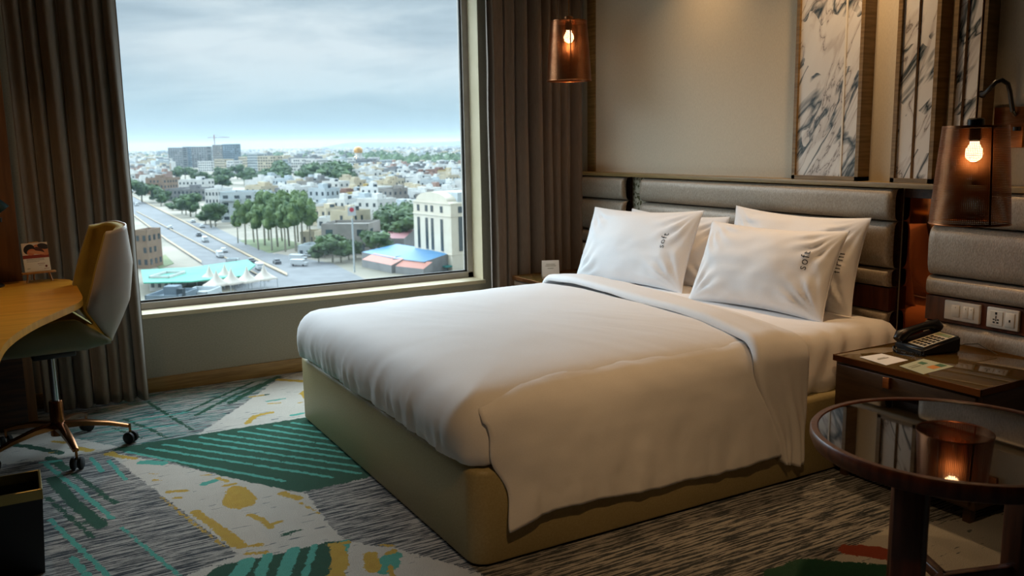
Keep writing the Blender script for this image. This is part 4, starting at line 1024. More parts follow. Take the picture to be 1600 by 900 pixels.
# --- building makers
def cbuild(name, cx, cy, w_, d_, h_, yaw, wall, label, cat='building', group=None, floors=None, bays=4, roofm=None, tank=True, seed=0, win=CM['glass'], frac=.5, parts=False):
    rng = random.Random(seed); V = []; F = []; MI = []
    mats = [wall, win, roofm or wall, CM['dark']]
    def bx(x0, x1, y0, y1, z0, z1, mi):
        k = len(V)
        for z in (z0, z1):
            for x, y in ((x0, y0), (x1, y0), (x1, y1), (x0, y1)): V.append((x, y, z))
        F.extend([tuple(k + i for i in q) for q in ((3, 2, 1, 0), (4, 5, 6, 7), (0, 1, 5, 4), (1, 2, 6, 5), (2, 3, 7, 6), (3, 0, 4, 7))]); MI.extend([mi] * 6)
    bx(-w_ / 2, w_ / 2, -d_ / 2, d_ / 2, 0, h_, 0)
    pz = .9; pt = .3
    for q in ((-w_ / 2, w_ / 2, -d_ / 2, -d_ / 2 + pt), (-w_ / 2, w_ / 2, d_ / 2 - pt, d_ / 2), (-w_ / 2, -w_ / 2 + pt, -d_ / 2, d_ / 2), (w_ / 2 - pt, w_ / 2, -d_ / 2, d_ / 2)): bx(*q, h_, h_ + pz, 0)
    if tank:
        tw = min(w_, d_) * rng.uniform(.25, .4); tx = rng.uniform(-.25, .25) * w_; ty_ = rng.uniform(-.2, .25) * d_
        bx(tx - tw / 2, tx + tw / 2, ty_ - tw / 2, ty_ + tw / 2, h_, h_ + rng.uniform(2.2, 3.2), 2)
        bx(tx + tw * .6, tx + tw * .6 + 1.4, ty_ - 2, ty_ - .6, h_, h_ + 2.0, 3 if rng.random() < .5 else 0)
    fl = floors or max(1, int(h_ / 3.2)); fh = h_ / fl
    wparts = []
    def winbox(c): 
        if parts: wparts.append(c)
        else: bx(*c, 1)
    for f in range(fl):
        z0, z1 = f * fh + fh * .32, f * fh + fh * .78
        for i in range(bays):
            if rng.random() < .9:
                xa = -w_ / 2 + w_ * (i + .5 - frac / 2) / bays; winbox((xa, xa + w_ * frac / bays, -d_ / 2 - .06, -d_ / 2 + .05, z0, z1))
        nb = max(1, int(bays * d_ / w_))
        for i in range(nb):
            ya = -d_ / 2 + d_ * (i + .5 - frac / 2) / nb
            for sx_ in (-1, 1):
                if rng.random() < .8: c = sorted((sx_ * (w_ / 2 - .05), sx_ * (w_ / 2 + .06))); winbox((c[0], c[1], ya, ya + d_ * frac / nb, z0, z1))
        if rng.random() < .35 and w_ > 6: bx(-w_ / 2 + .5, w_ / 2 * rng.uniform(-.2, .9), -d_ / 2 - 1.1, -d_ / 2, f * fh + .05, f * fh + 1.0, 0)
    if not parts:
        o = mesh(name, V, F, mats, None, False, MI); o.location = (cx, cy, ZG); o.rotation_euler = (0, 0, yaw); tag(o, label, cat, group); return o
    r = root(name, (cx, cy, ZG), label, cat, group); r.rotation_euler = (0, 0, yaw)
    o = mesh('walls', V, F, mats, None, False, MI); o.parent = r
    for c in wparts:
        x0, x1, y0, y1, z0, z1 = c
        W_ = mesh('window', [(x, y, z) for z in (z0, z1) for x, y in ((x0, y0), (x1, y0), (x1, y1), (x0, y1))], [(3, 2, 1, 0), (4, 5, 6, 7), (0, 1, 5, 4), (1, 2, 6, 5), (2, 3, 7, 6), (3, 0, 4, 7)], CM['glass'], None, False); W_.parent = r
    return r
def by_px(xl, xr, yb, yt, depth=None):
    """a frontage seen from xl to xr, base at row yb, top at row yt: centre, width, height, yaw"""
    a = Vector(gp(xl, yb)); b_ = Vector(gp(xr, yb)); w_ = (b_ - a).length; dist = ((a + b_) / 2).length
    d = RC @ Vector((xl - 800, 450 - yt, -FPX)); k = a.length / math.hypot(d.x, d.y); h_ = 1.4 + d.z * k - ZG
    yaw = math.atan2(b_.y - a.y, b_.x - a.x); dp_ = depth or w_ * .8
    c = (a + b_) / 2 + Vector((-math.sin(yaw), math.cos(yaw))) * dp_ / 2
    return c.x, c.y, w_, dp_, h_, yaw
def landmark(name, xl, xr, yb, yt, wall, label, depth=None, twist=0, **k):
    cx, cy, w_, d_, h_, yaw = by_px(xl, xr, yb, yt, depth)
    reserve.append((cx, cy, max(w_, d_) * .62)); return cbuild(name, cx, cy, w_, d_, h_, yaw + twist, CM[wall], label, **k)
reserve = []
# cream hotel-like block with arched top, right of the window view
fl_, fr_ = Vector(gp(649, 413)), Vector(gp(707, 424)); wv_ = (fr_ - fl_); W_ = wv_.length; yaw_ = math.atan2(wv_.y, wv_.x); HT = 18.6
r = root('office_block', ((fl_ + fr_) / 2).to_3d() + Vector((0, 0, ZG)), 'cream office block with arched roof and tall narrow windows at the right of the view', 'building'); r.rotation_euler = (0, 0, yaw_)
D_ = 16.0
k = 24; prof = [(-W_ / 2, 0), (W_ / 2, 0), (W_ / 2, HT)] + [(W_ / 2 * .82 * math.cos(a), HT + .6 + 2.4 * math.sin(a)) for a in np.linspace(0, PI, k)] + [(-W_ / 2, HT)]
V = [(x, 0, z) for x, z in prof] + [(x, D_, z) for x, z in prof]; n = len(prof)
F = [tuple(range(n)), tuple(range(2 * n - 1, n - 1, -1))] + [(i, i + n, (i + 1) % n + n, (i + 1) % n) for i in range(n)]
CM['hotel'] = cmat('hotel_cream', '#D8CFBC', '#E0D8C6')
o = mesh('walls', V, F, CM['hotel'], None, False); o.parent = r
def hb(name, x0, x1, y0, y1, z0, z1, m):
    W = mesh(name, [(x, y, z) for z in (z0, z1) for x, y in ((x0, y0), (x1, y0), (x1, y1), (x0, y1))], [(3, 2, 1, 0), (4, 5, 6, 7), (0, 1, 5, 4), (1, 2, 6, 5), (2, 3, 7, 6), (3, 0, 4, 7)], m, None, False); W.parent = r
for q, fu_ in ((.14, 0), (.36, 0), (.51, 0), (.76, 0)):
    xc = -W_ / 2 + W_ * q; ww = W_ * .032
    hb('tall_window', xc - ww, xc + ww, -.12, .05, 5.2, 14.2, CM['glass']); hb('small_window', xc - ww, xc + ww, -.12, .05, 16.0, 17.8, CM['glass']); hb('small_window', xc - ww, xc + ww, -.12, .05, 1.6, 3.4, CM['glass'])
for q in (.2, .5, .8):
    yc_ = D_ * q; hb('side_window', W_ / 2 - .05, W_ / 2 + .12, yc_ - .8, yc_ + .8, 5.4, 15.0, CM['glass']); hb('small_window', W_ / 2 - .05, W_ / 2 + .12, yc_ - .8, yc_ + .8, 16, 17.8, CM['glass'])
for z_ in (4.4, 15.0, 18.4): hb('cornice', -W_ / 2 - .15, W_ / 2 + .15, -.2, D_, z_, z_ + .35, CM['hotel'])
hb('penthouse', W_ / 2 * .3, W_ / 2 * .9, 3, D_ - 2, HT + .1, HT + 3.0, CM['pale']); hb('awning', -W_ / 2, W_ / 2, -2.2, 0, 1.2, 1.6, CM['tealcap'])
reserve.append((r.location.x + 4, r.location.y + 8, 17))
# towers in the distance and larger blocks
for a in [
    ('tower_block', 264.5, 286, 262, 231.5, 'grey', 'leftmost grey unfinished apartment tower on the skyline', 12), ('tower_block', 287.5, 299, 261, 230, 'bluegrey', 'slim blue grey tower between two unfinished towers on the skyline', 10),
    ('tower_block', 301, 324, 262, 230, 'grey', 'grey unfinished tower left of the crane tower on the skyline', 12), ('tower_block', 325, 331, 260, 230, 'pale', 'narrow pale tower just left of the crane tower', 10),
    ('tower_block', 334, 349, 263, 227, 'conc', 'brownish unfinished tower carrying the red crane', 14), ('tower_block', 350, 368, 263, 226, 'bluegrey', 'blue grey tower right of the crane', 14),
    ('tower_block', 374, 386, 270, 246, 'cream', 'short cream banded tower left of the tall cream tower', 18), ('tower_block', 388, 403, 274, 241, 'pale', 'tall pale apartment tower with flat top above the tree belt', 18),
    ('tower_block', 404, 428, 275, 245, 'cream', 'wide cream apartment tower with a grid of windows above the tree belt', 18), ('tower_block', 431, 440, 272, 250, 'pale', 'slim pale tower at the right end of the cream towers', 14),
    ('apartment_block', 544, 556, 273, 247, 'white', 'white block left of the gold topped building', 20), ('apartment_block', 557, 574, 273, 250, 'grey', 'grey banded block under the gold dome', 20),
    ('apartment_block', 575, 583, 272, 247, 'white', 'narrow white block right of the gold dome', 16), ('apartment_block', 584, 592, 273, 252, 'grey', 'dark banded block beside the far tree belt', 16), ('apartment_block', 593, 602, 273, 251, 'pale', 'pale block at the right end of the gold dome group', 16),
    ('apartment_block', 310, 330, 268, 253, 'white', 'white block at the foot of the crane tower', 10), ('apartment_block', 336, 352, 270, 250, 'cream', 'cream block in front of the crane tower', 18), ('apartment_block', 355, 365, 272, 252, 'white', 'white block right of the crane tower foot', 18),
    ('apartment_block', 456, 476, 272, 249, 'white', 'white block above the right end of the tree belt', 22), ('apartment_block', 478, 496, 272, 250, 'white', 'bright white block between tree belt and gold dome', 22), ('apartment_block', 498, 518, 268, 250, 'white', 'far white block behind the tall dark trees', 20)]:
    landmark(a[0], a[1], a[2], a[3], a[4], a[5], a[6], depth=a[7], bays=6, frac=.6, seed=int(a[1]), tank=False)
for a in [
    ('house', 259, 322, 314, 297, 'grey', 'long grey flat roofed building with white upper storey left of the green trees', 22, 10), ('house', 280, 316, 306, 283, 'white', 'white roofed building behind the long grey building', 16, 6),
    ('house', 229, 262, 304, 280, 'rust', 'brownish unfinished building beside the far end of the highway', 16, 6), ('apartment_block', 323, 344, 343, 298, 'white', 'tall white building with a dark side behind the highway bushes', 14, 4),
    ('apartment_block', 346, 400, 347, 303, 'pale', 'pale blank walled building right of the tall white building', 16, 3), ('house', 404, 424, 323, 300, 'pink', 'pinkish low building beside the eucalyptus trees', 12, 4), ('house', 426, 448, 322, 296, 'white', 'white house behind the eucalyptus trees', 12, 4),
    ('warehouse', 504, 577, 398, 354, 'conc', 'plain grey concrete building left of the blue roof', 14, 3), ('house', 496, 520, 357, 343, 'white', 'small white box house on the left of the concrete building', 10, 2),
    ('house', 610, 632, 345, 316, 'white', 'bright white house left of the cream arched block', 12, 3), ('house', 466, 498, 402, 388, 'pale', 'low pale shed beside the junction', 10, 3), ('house', 620, 646, 352, 330, 'bluegrey', 'blue grey house just left of the cream arched block', 12, 3),
    ('tower_stump', 214, 234, 420, 364, 'rust', 'tan square tower beside the near kerb of the highway', 8, 2), ('house', 228, 280, 486, 468, 'bluegrey', 'low blue grey hall at the bottom left of the view', 10, 5), ('house', 284, 325, 474, 462, 'pale', 'low pale hall beside the white tents', 8, 3),
    ('pavilion', 234, 266, 455, 437, 'white', 'white roofed pavilion on the teal roof', 9, 3), ('house', 470, 492, 385, 366, 'cream', 'small cream house below the eucalyptus trees', 9, 2), ('sign_hoarding', 354, 371, 424, 409, 'pale', 'pale hoarding frame beside the highway near the tents', 2, 2)]:
    landmark(a[0] if a[0] != 'tower_stump' else 'tower', a[1], a[2], a[3], a[4], a[5], a[6], depth=a[7], bays=a[8], frac=.45, seed=int(a[1]), parts=a[0] in ('apartment_block', 'warehouse', 'tower_stump'), tank=a[8] > 3)
# crane
c_ = gp(338, 262); r = root('tower_crane', (c_[0], c_[1], ZG), 'red tower crane standing above the unfinished towers', 'crane'); H0 = 57.0
def stick(name, p, q, w_, m, parent): return tube(name, [p, q], w_, m, parent, 4)
X0, Y0 = c_; M['crane'] = mat('crane_red', '#8E5A5A', .6)
stick('mast', (X0, Y0, ZG), (X0, Y0, ZG + H0), .9, M['crane'], r); stick('jib', (X0 - 10, Y0 + 5, ZG + H0 - 5), (X0 + 24, Y0 - 10, ZG + H0 - 5), .5, M['crane'], r); stick('stay', (X0, Y0, ZG + H0), (X0 + 18, Y0 - 8, ZG + H0 - 5), .2, M['crane'], r)
# gold topped building
c_ = gp(561, 266); r = root('gold_dome', (c_[0], c_[1], ZG), 'gold topped small tower rising over the distant white blocks', 'tower')
lathe('drum', [(.01, 0), (5, 0), (5, 24.2), (.01, 24.2)], (c_[0], c_[1], ZG), CM['white'], r, 16); lathe('dome', [(5.6, 24), (6, 26), (5.8, 29.5), (4.5, 31.5), (2, 32.5), (.01, 33)], (c_[0], c_[1], ZG), CM['gold'], r, 20)
# market roofs
def shed(xl, xr, yl, yr, dep, h, m, label, nm='market_roof'):
    a, b_ = Vector(gp(xl, yl)), Vector(gp(xr, yr)); t_ = (b_ - a).normalized(); nn = Vector((-t_.y, t_.x)) * dep
    P = [a, b_, b_ + nn, a + nn]; V = []
    for p in P: V.append((p.x, p.y, ZG))
    for i, p in enumerate(P): V.append((p.x, p.y, ZG + h + (.0 if i < 2 else 1.5)))
    o = mesh(nm, V, [(0, 1, 2, 3)[::-1], (4, 5, 6, 7), (0, 1, 5, 4), (1, 2, 6, 5), (2, 3, 7, 6), (3, 0, 4, 7)], [m, CM['grey']], None, False, [1, 0, 1, 1, 1, 1]); reserve.append(((P[0] + P[2]).x / 2, (P[0] + P[2]).y / 2, dep)); return tag(o, label, 'roof')
shed(566, 612, 412, 422, 12, 3.5, CM['blue'], 'bright blue sheet roof of the market, left piece')
shed(614, 664, 423, 429, 11, 3.5, CM['blue'], 'bright blue sheet roof of the market, right piece beside the cream block')
shed(566, 612, 417, 427, 4, 2.2, CM['orange'], 'orange red awning in front of the left blue market roof'); shed(618, 662, 427, 432, 3.5, 2.0, CM['orange'], 'orange red awning in front of the right blue market roof')
shed(594, 632, 391, 391, 14, 4, CM['pinkroof'], 'pink sheet roof behind the blue market roof'); shed(576, 597, 386, 386, 12, 4.5, CM['pale'], 'pale sheet roof left of the pink roof')
# red dot sign board
c_ = gp(554, 425); r = root('advert_board', (c_[0], c_[1], ZG), 'white advertising board with a red disc on a tall pole', 'sign board')
tube('pole', [(c_[0], c_[1], ZG), (c_[0], c_[1], ZG + 15)], .25, CM['pale'], r, 8)
BMx = Matrix.Translation((c_[0], c_[1], ZG + 17)) @ Matrix.Rotation(R_(-20), 4, 'Z')
box('board', -1.1, 1.1, -.15, .15, -1.25, 1.25, CM['carpaint'], r, M4=BMx)
V, F = tubev([BMx @ Vector((0, -.16, .4)), BMx @ Vector((0, -.24, .4))], .62, 24); mesh('red_disc', V, F, mat('sign_red', '#B03A4A', .6), r, False)
# peaked tents
for i, (px, py, lb) in enumerate([(329, 452, 'leftmost of the rear white peaked tents below the highway'), (353, 449, 'second of the rear white peaked tents below the highway'), (340, 460, 'front left white peaked tent at the window edge'), (363, 457, 'white peaked tent second from left in the front row'),
        (387.5, 454, 'white peaked tent second from the right in the front row'), (414, 450, 'rightmost white peaked tent near the highway')]):
    x, y = gp(px, py); V, F = [], []; n = 24; hw = 2.3; pf = [(1, 2.2), (1, 2.5), (.80, 2.75), (.55, 3.3), (.32, 4.1), (.14, 5.1), (.03, 6.0), (.001, 6.1)]
    for s_, z in pf:
        for j in range(n):
            a = 2 * PI * j / n + PI / 4; c_, q_ = math.cos(a), math.sin(a); kk = hw / max(abs(c_), abs(q_)) if s_ > .5 else hw * 1.1
            V.append((kk * c_ * s_, kk * q_ * s_, z))
    for q in range(len(pf) - 1):
        for j in range(n): F.append((q * n + j, q * n + (j + 1) % n, (q + 1) * n + (j + 1) % n, (q + 1) * n + j))
    r = root('peaked_tent', (x, y, ZG), lb, 'tent', 'white peaked tents'); r.rotation_euler = (0, 0, .5)
    o = mesh('canopy', V, F, CM['tent'], None); o.parent = r
    for sx_ in (-1, 1):
        for sy in (-1, 1):
            VV, FF = tubev([(sx_ * 2.2, sy * 2.2, 0), (sx_ * 2.2, sy * 2.2, 2.3)], .08, 6); o = mesh('post', VV, FF, CM['pale'], None, False); o.parent = r
# vehicles
def vehicle(px, py, yaw, m, label, van=False):
    x, y = gp(px, py); r = root('car', (x, y, ZG + .12), label, 'car', 'vehicles on the highway'); r.rotation_euler = (0, 0, yaw)
    L_ = 2.2 if not van else 2.7; h = 1.45 if not van else 2.0
    bm = bmesh.new(); addbox(bm, -L_, L_, -.85, .85, .35, .95 if not van else 1.2, .12)
    if van: addbox(bm, -L_, L_ * .62, -.82, .82, 1.0, h, .15)
    else: addbox(bm, -L_ * .62, L_ * .42, -.72, .72, .85, h, .2)
    o = bmobj('body', bm, m, None); o.parent = r
    bm = bmesh.new(); addbox(bm, -L_ * .55, L_ * .36, -.78, .78, 1.02 if not van else 1.35, h - .15, .05); o = bmobj('glasshouse', bm, CM['glass'], None); o.parent = r
    for sx_ in (-.62, .62):
        for sy in (-.8, .8):
            VV, FF = tubev([(sx_ * L_, sy - .1, .32), (sx_ * L_, sy + .1, .32)], .32, 12); o = mesh('wheel', VV, FF, M['rubber'], None); o.parent = r
HWY = math.atan2(gp(413, 414)[1] - gp(289, 349)[1], gp(413, 414)[0] - gp(289, 349)[0])
for px, py, mm, lb, vn in ((266, 358, 'carpaint', 'white car farthest along the near lanes of the highway', 0), (321, 378.5, 'carpaint', 'white car by the median halfway down the highway', 1), (350, 394.5, 'carpaint', 'white car in the far lanes by the highway median', 0), (344, 402.5, 'carpaint', 'white car in the near lanes just below the median', 1),
        (311, 369.5, 'cardark', 'dark car near the far kerb of the highway', 0), (393, 411, 'cardark', 'dark car in the far lanes near the junction', 0), (406, 422, 'carpaint', 'white van in the middle of the highway near the tents', 1), (433, 412.5, 'cardark', 'dark car on the service road', 0),
        (468, 416, 'carpaint', 'white van at the junction beside the low shed, nearer one', 1), (466, 408, 'carpaint', 'white van at the junction, farther one', 1), (316, 356, 'carpaint', 'white car parked behind the far kerb, right one', 0), (302, 348, 'carpaint', 'white car parked behind the far kerb, left one', 0), (240, 393, 'carpaint', 'white car parked beside the tan tower', 0), (214, 322, 'carpaint', 'white truck at the far left end of the highway', 1), (484, 402, 'carpaint', 'white car parked by the low pale shed', 0)):
    vehicle(px, py, HWY + (.0 if px < 440 else .8), CM[mm], lb, vn)
# trees
def crown_mesh(seed, rx, rz, n=420, tall=False):
    rng = random.Random(seed); V = []; F = []
    lobes = [(rng.uniform(-.55, .55) * rx, rng.uniform(-.55, .55) * rx, rng.uniform(-.6, .6) * rz, rng.uniform(.38, .62)) for _ in range(9 if not tall else 12)]
    for lx, ly, lz, lr in lobes:
        k = len(V); nu, nv = 10, 7
        for j in range(nv + 1):
            for i in range(nu):
                a, b_ = 2 * PI * i / nu, PI * j / nv; d = Vector((math.sin(b_) * math.cos(a), math.sin(b_) * math.sin(a), math.cos(b_)))
                s_ = lr * (.8 + .35 * fbm(d.x * 2 + lx, d.y * 2 + ly, d.z * 2)); V.append((lx + d.x * rx * s_, ly + d.y * rx * s_, lz + d.z * rz * s_ * .8))
        for j in range(nv):
            for i in range(nu): F.append((k + j * nu + i, k + j * nu + (i + 1) % nu, k + (j + 1) * nu + (i + 1) % nu, k + (j + 1) * nu + i))
    for _ in range(n):
        lx, ly, lz, lr = rng.choice(lobes); d = Vector((rng.gauss(0, 1), rng.gauss(0, 1), rng.gauss(0, 1))).normalized(); s_ = lr * rng.uniform(.85, 1.18)
        p = Vector((lx + d.x * rx * s_, ly + d.y * rx * s_, lz + d.z * rz * s_ * .8)); u = d.orthogonal().normalized(); w_ = d.cross(u); q = rng.uniform(.05, .11) * rx; k = len(V)
        u = (u + d * rng.uniform(-.8, .8)).normalized()
        V += [p + u * q, p + w_ * q, p - u * q, p - w_ * q]; F.append((k, k + 1, k + 2, k + 3))
    return V, F
TP = []
for s_, (kind, rx, rz, hc, tr_) in enumerate([('leaf', 5.5, 4.2, 6.5, .3), ('leaf', 7, 5, 8, .4), ('leaf', 4.2, 4, 5.5, .25), ('leaf2', 3.6, 5.6, 12.5, .28), ('leaf2', 3.2, 5.0, 11.5, .25), ('leaf', 3.0, 1.6, 1.6, .15)]):
    V, F = crown_mesh(s_ * 3 + 1, rx, rz, 420, kind == 'leaf2'); V = [(v[0], v[1], v[2] + hc) for v in V]
    me_ = bpy.data.meshes.new('foliage'); me_.from_pydata([tuple(v) for v in V], [], F); me_.materials.append(CM[kind]); me_.update()
    V, F = tubev([(0, 0, 0), (.15, .1, hc * .5), (0, 0, hc)], [tr_ * 1.3, tr_, tr_ * .5], 8)
    mt_ = bpy.data.meshes.new('trunk'); mt_.from_pydata([tuple(v) for v in V], [], F); mt_.materials.append(CM['bark']); mt_.update(); TP.append((me_, mt_))
def tree(px, py, k, s_, label, group, nm='tree', trunk=True):
    x, y = gp(px, py); r = root(nm, (x, y, ZG), label, 'tree', group); r.scale = (s_,) * 3; r.rotation_euler = (0, 0, px * 1.7 % 6.28)
    o = bpy.data.objects.new('foliage', TP[k][0]); COL.objects.link(o); o.parent = r
    if trunk: o = bpy.data.objects.new('trunk', TP[k][1]); COL.objects.link(o); o.parent = r
    reserve.append((x, y, 5 * s_)); return r
rg = random.Random(5)
for px, py, k, s_ in [(384, 383, 3, .95), (397, 379, 4, 1.0), (404, 391, 3, .9), (414, 384, 3, 1.1), (425, 392, 4, 1.0), (434, 386, 3, 1.15), (446, 393, 4, 1.05), (452, 385, 3, 1.15), (463, 393, 3, 1.05), (474, 386, 4, 1.15), (486, 390, 3, 1.0), (420, 376, 3, 1.1), (441, 377, 4, 1.1), (466, 378, 3, 1.1), (482, 378, 4, 1.05), (372, 380, 4, .8)]:
    tree(px, py, k, s_, 'tall pale trunked eucalyptus tree in the grove beside the junction', 'eucalyptus trees in the grove', 'eucalyptus_tree')
for i in range(46):
    px = rg.uniform(272, 545); py = rg.uniform(276, 301) if px > 330 else rg.uniform(276, 290); big = 1.35 if px > 430 else 1.05
    tree(px, py, rg.choice((0, 1, 1)), big * rg.uniform(.9, 1.25), 'dense green tree in the broad tree belt across the middle of the city', 'trees of the broad belt')
for px, py, s_ in [(502, 296, 1.7), (518, 294, 1.9), (533, 296, 1.8), (524, 299, 1.5), (510, 300, 1.5), (540, 300, 1.4)]: tree(px, py, 1, s_ * .95, 'tall dark tree at the right end of the tree belt', 'tall trees at the right end of the belt')
for i in range(16):
    u = i / 15; tree(238 + 98 * u + rg.uniform(-3, 3), 317 + 40 * u + rg.uniform(-6, 0), rg.choice((0, 2, 5)), rg.uniform(.8, 1.2), 'bushy roadside tree along the far kerb of the highway', 'roadside trees along the highway')
tree(330, 356, 0, 1.1, 'round bushy tree in front of the tall white building', None); tree(206, 318, 1, 1.3, 'large tree at the far left end of the highway beside the curtain', None); tree(222, 316, 1, 1.1, 'large tree left of the roadside row, beyond the highway', None)
for i, (px, py, s_) in enumerate([(506, 402, .8), (520, 410, .85), (533, 410, .9), (545, 406, .8), (556, 404, .7), (498, 410, .7)]): tree(px, py, rg.choice((0, 2)), s_, 'low bushy tree along the foot of the grey concrete building', 'bushy trees below the concrete building')
for px, py, s_ in [(600, 372, 1.0), (612, 370, 1.0), (622, 378, 1.0), (634, 374, 1.1), (642, 384, 1.0), (606, 382, .8), (584, 398, .8), (592, 405, .7)]: tree(px, py, rg.choice((0, 1)), s_, 'green tree left of the cream arched block behind the pink roof', 'trees behind the pink roof')
ORD = ['leftmost', 'second', 'third', 'fourth', 'fifth', 'sixth', 'seventh', 'eighth', 'ninth', 'tenth', 'eleventh', 'twelfth', 'thirteenth', 'fourteenth', 'fifteenth', 'sixteenth']
for g_, lab in (('eucalyptus trees in the grove', 'tall pale trunked eucalyptus tree, %s in the grove by the junction'), ('roadside trees along the highway', 'bushy roadside tree, %s along the far kerb of the highway'), ('trees behind the pink roof', 'green tree behind the pink roof, %s of them'),
                ('tall trees at the right end of the belt', 'tall dark tree, %s at the right end of the tree belt'), ('bushy trees below the concrete building', 'low bushy tree below the grey concrete building, %s of them')):
    T_ = [(o.location.x / o.location.y, o) for o in bpy.data.objects if o.get('group') == g_]; T_.sort(key=lambda q: q[0])
    for i, (_, o) in enumerate(T_): o['label'] = lab % (ORD[i] + ('' if i == 0 else ' from the left'))
T_ = sorted([o for o in bpy.data.objects if o.get('group') == 'trees of the broad belt'], key=lambda o: o.location.x / o.location.y)
for k_, (side_, q) in enumerate((('left end', T_[:12]), ('left half', T_[12:23]), ('right half', T_[23:35]), ('right end', T_[35:]))):
    for i, o in enumerate(sorted(q, key=lambda o: o.location.x / o.location.y)): o['label'] = 'dense green tree in the %s of the broad tree belt, %s' % (side_, ORD[i] + (' from the left' if i else ' there'))
# ordinary houses: a rotated block grid filling the visible quarter
def vis(x, y, z):
    q = RC.transposed() @ Vector((x, y, z - 1.4)); return 800 + FPX * q.x / -q.z, 450 - FPX * q.y / -q.z
def inside(px, py):
    if px < 262: return 258 < py < 300 and px > 196
    if px < 450: return 303 < py < 345 and px > 400
    if px < 500: return (262 < py < 272) or (303 < py < 345)
    if px < 545: return 303 < py < 352
    return 268 < py < 392 - max(0, px - 640) * .3
GA = R_(28); ca_, sa_ = math.cos(GA), math.sin(GA); cand = []
for i in range(-60, 140):
    for j in range(10, 140):
        gx, gy = i * 15.5 + (4 if i % 3 == 0 else 0), j * 15.5 + (5 if j % 3 == 0 else 0); x, y = gx * ca_ - gy * sa_ + 60, gx * sa_ + gy * ca_
        if y < 220 or y > 1500: continue
        px, py = vis(x, y, ZG)
        if not (190 < px < 760 and inside(px, py)): continue
        if any(math.hypot(x - a, y - b_) < rr + 7 for a, b_, rr in reserve): continue
        cand.append((math.hypot(x, y), x, y))
cand.sort(); keys = ['white'] * 9 + ['pale'] * 3 + ['cream'] * 4 + ['grey'] * 2 + ['pink', 'brick', 'yellow', 'conc']
NI = 270
for n_, (d, x, y) in enumerate(cand[:NI]):
    q = random.Random(n_ * 13 + 5); cbuild('house', x, y, q.uniform(9, 13.5), q.uniform(9, 13.5), q.choice((6.5, 7, 9.5, 10, 10, 12.5, 13)) , GA + q.choice((0, 0, PI / 2, -PI / 2)) + q.uniform(-.04, .04), CM[q.choice(keys)],
        'small flat roofed house in the crowded quarter of pale houses', 'house', 'flat roofed houses of the crowded quarter', bays=3, seed=n_, frac=.34)
CW = {CM[k].name: w_ for k, w_ in (('white', 'white'), ('pale', 'bluish'), ('cream', 'cream'), ('grey', 'grey'), ('pink', 'pinkish'), ('brick', 'brick red'), ('yellow', 'yellowish'), ('conc', 'bare concrete'))}
marks = [(o.location.x, o.location.y, w_) for o, w_ in ((bpy.data.objects['office_block'], 'the cream arched block'), (bpy.data.objects['gold_dome'], 'the gold dome'), (bpy.data.objects['warehouse'], 'the grey concrete building'), (bpy.data.objects['tower_crane'], 'the red crane'))]
marks += [(*gp(430, 385), 'the eucalyptus grove'), (*gp(525, 297), 'the tall dark trees'), (*gp(225, 316), 'the far end of the highway'), (*gp(603, 375), 'the pink sheet roof'), (*gp(680, 262), 'the far woods')]
used_l = {}
hs_ = sorted([o for o in bpy.data.objects if o.get('group') == 'flat roofed houses of the crowded quarter'], key=lambda o: o.location.length)
for o in hs_:
    x, y = o.location.x, o.location.y; mx_, my_, w_ = min(marks, key=lambda q: math.hypot(q[0] - x, q[1] - y)); px, py = vis(x, y, ZG); qx, qy = vis(mx_, my_, ZG)
    rel = ('behind' if py < qy - 5 else 'in front of') if abs(px - qx) < 18 else ('left of' if px < qx else 'right of'); st = {6: 'low', 7: 'low', 9: 'three storey', 10: 'three storey', 12: 'tall', 13: 'tall'}.get(int(max(v.co.z for v in o.data.vertices[:8])), 'flat roofed')
    key = (CW.get(o.data.materials[0].name, 'pale'), st, rel, w_); used_l.setdefault(key, []).append(o)
OR = ['nearest', 'second nearest', 'third nearest', 'fourth nearest', 'fifth nearest', 'sixth nearest', 'seventh nearest', 'eighth nearest', 'ninth nearest', 'tenth nearest', 'eleventh nearest', 'twelfth nearest', 'thirteenth nearest', 'fourteenth nearest', 'fifteenth nearest', 'sixteenth nearest', 'seventeenth nearest', 'eighteenth nearest', 'nineteenth nearest', 'twentieth nearest', 'twenty first nearest', 'twenty second nearest', 'twenty third nearest', 'farthest']
for (c_w, st, rel, w_), L_ in used_l.items():
    for i, o in enumerate(L_):
        o['label'] = ('%s %s house %s %s' % (c_w, st, rel, w_)) + ('' if len(L_) == 1 else ', %s of these' % OR[min(i, 23)])
def mass(name, pts, label, cat, seed, hs, mats):
    V = []; F = []; MI = []; q = random.Random(seed)
    for x, y, s_ in pts:
        k = len(V); w_, d_, h_ = q.uniform(.6, 1) * s_, q.uniform(.6, 1) * s_, q.choice(hs); mi = q.randrange(len(mats)); a = q.choice((GA, GA + .4, GA - .3)); c_, s2 = math.cos(a), math.sin(a)
        for b0, b1, hh0, hh1 in ((1, 1, 0, h_), (.4, .4, h_, h_ + 2.5)):
            k = len(V)
            for z in (hh0, hh1):
                for u, v in ((-.5, -.5), (.5, -.5), (.5, .5), (-.5, .5)): X, Y = u * w_ * b0, v * d_ * b1; V.append((x + X * c_ - Y * s2, y + X * s2 + Y * c_, ZG + z))
            F += [tuple(k + i for i in f) for f in ((4, 5, 6, 7), (0, 1, 5, 4), (1, 2, 6, 5), (2, 3, 7, 6), (3, 0, 4, 7))]; MI += [mi] * 5
    return tag(mesh(name, V, F, mats, None, False, MI), label, cat, None, 'stuff')
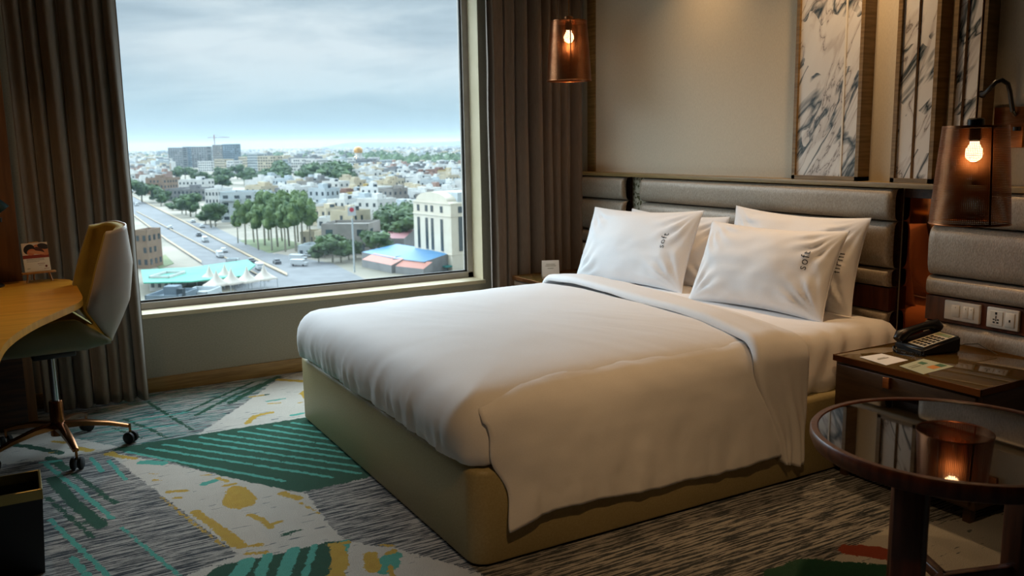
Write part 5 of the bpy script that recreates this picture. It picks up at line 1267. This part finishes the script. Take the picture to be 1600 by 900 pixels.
mass('distant_houses', [(x, y, 13) for d, x, y in cand[NI:]], 'mass of pale flat roofed houses beyond the nearer crowded quarter', 'houses', 3, (7, 10, 13), [CM['white'], CM['pale'], CM['cream'], CM['white'], CM['grey'], CM['pink']])
pts = []
for i in range(2600):
    y = 1300 * (6.0 ** rg.random()); x = y * rg.uniform(.02, .62); vx_, vy_ = vis(x, y, ZG)
    if 258 < vx_ < 446 and vy_ > 249 or 540 < vx_ < 606 and vy_ > 250: continue
    pts.append((x, y, rg.uniform(14, 34)))
mass('far_suburbs', pts, 'hazy pale suburbs spread out below the horizon', 'houses', 9, (6, 8, 10, 14, 18), [CM['white'], CM['pale'], CM['grey'], CM['cream'], CM['white']])
# distant woods and hills
def woods(name, pts, label, m):
    V = []; F = []; q = random.Random(len(pts))
    for x, y, s_ in pts:
        k = len(V); nu, nv = 8, 4; h_ = s_ * q.uniform(.7, 1.1)
        for j in range(nv + 1):
            for i in range(nu):
                a, b_ = 2 * PI * i / nu, PI / 2 * j / nv; rr = 1 + .3 * q.uniform(-1, 1); V.append((x + s_ * rr * math.cos(a) * math.cos(b_), y + s_ * rr * math.sin(a) * math.cos(b_), ZG + h_ * 1.3 * math.sin(b_) * (1 if j < nv else .9 + .2 * rr)))
        for j in range(nv):
            for i in range(nu): F.append((k + j * nu + i, k + j * nu + (i + 1) % nu, k + (j + 1) * nu + (i + 1) % nu, k + (j + 1) * nu + i))
    return tag(mesh(name, V, F, m, None, True), label, 'trees', None, 'stuff')
pts = []
for i in range(620):
    px = rg.uniform(515, 745); py = rg.uniform(249, 263) - (3 if px < 600 else 0) + (4 if px > 640 else 0)
    x, y = gp(px, py); pts.append((x, y, rg.uniform(9, 15)))
woods('far_woods', pts, 'dark band of woods in front of the far suburbs on the right', CM['leaf'])
pts = []
for i in range(260):
    px = rg.uniform(205, 500); py = rg.uniform(245, 262); x, y = gp(px, py); pts.append((x, y, rg.uniform(8, 15)))
woods('far_tree_patches', [p for p in pts if not (258 < vis(p[0], p[1], ZG)[0] < 446 and vis(p[0], p[1], ZG)[1] > 249)], 'scattered distant trees between the far suburbs on the left', CM['leaf'])
def hillfn(y0, hmax, seed, x0, x1):
    def f(u, v):
        x = x0 + (x1 - x0) * u; prof_ = hmax * (.45 + .5 * fbm(u * 7, seed, 0, 5) + .35 * math.sin(u * 4 + seed)); prof_ = max(prof_, 15)
        return Vector((x, y0 + 1600 * v, ZG + prof_ * math.sin(PI * v) ** .8))
    return f
CM['hill'] = cmat('hill_scrub', '#4C5A50', '#56645A', ns=.002)
o = grid('hills', hillfn(6800, 165, 3.3, -300, 6500), 160, 12, CM['hill']); struct(o)

# haze: humid air over the city
hm = bpy.data.materials.new('humid_air'); hm.use_nodes = True; t = hm.node_tree; t.nodes.clear()
vo = t.nodes.new('ShaderNodeOutputMaterial'); vsn = t.nodes.new('ShaderNodeVolumeScatter'); vsn.inputs['Color'].default_value = (.135, .175, .205, 1); vsn.inputs['Density'].default_value = .00032; vsn.inputs['Anisotropy'].default_value = .2
t.links.new(vsn.outputs[0], vo.inputs['Volume'])
bm = bmesh.new(); addbox(bm, -3400, 8900, 45, 13500, ZG - 1, 70); o = bmobj('haze', bm, hm); struct(o)
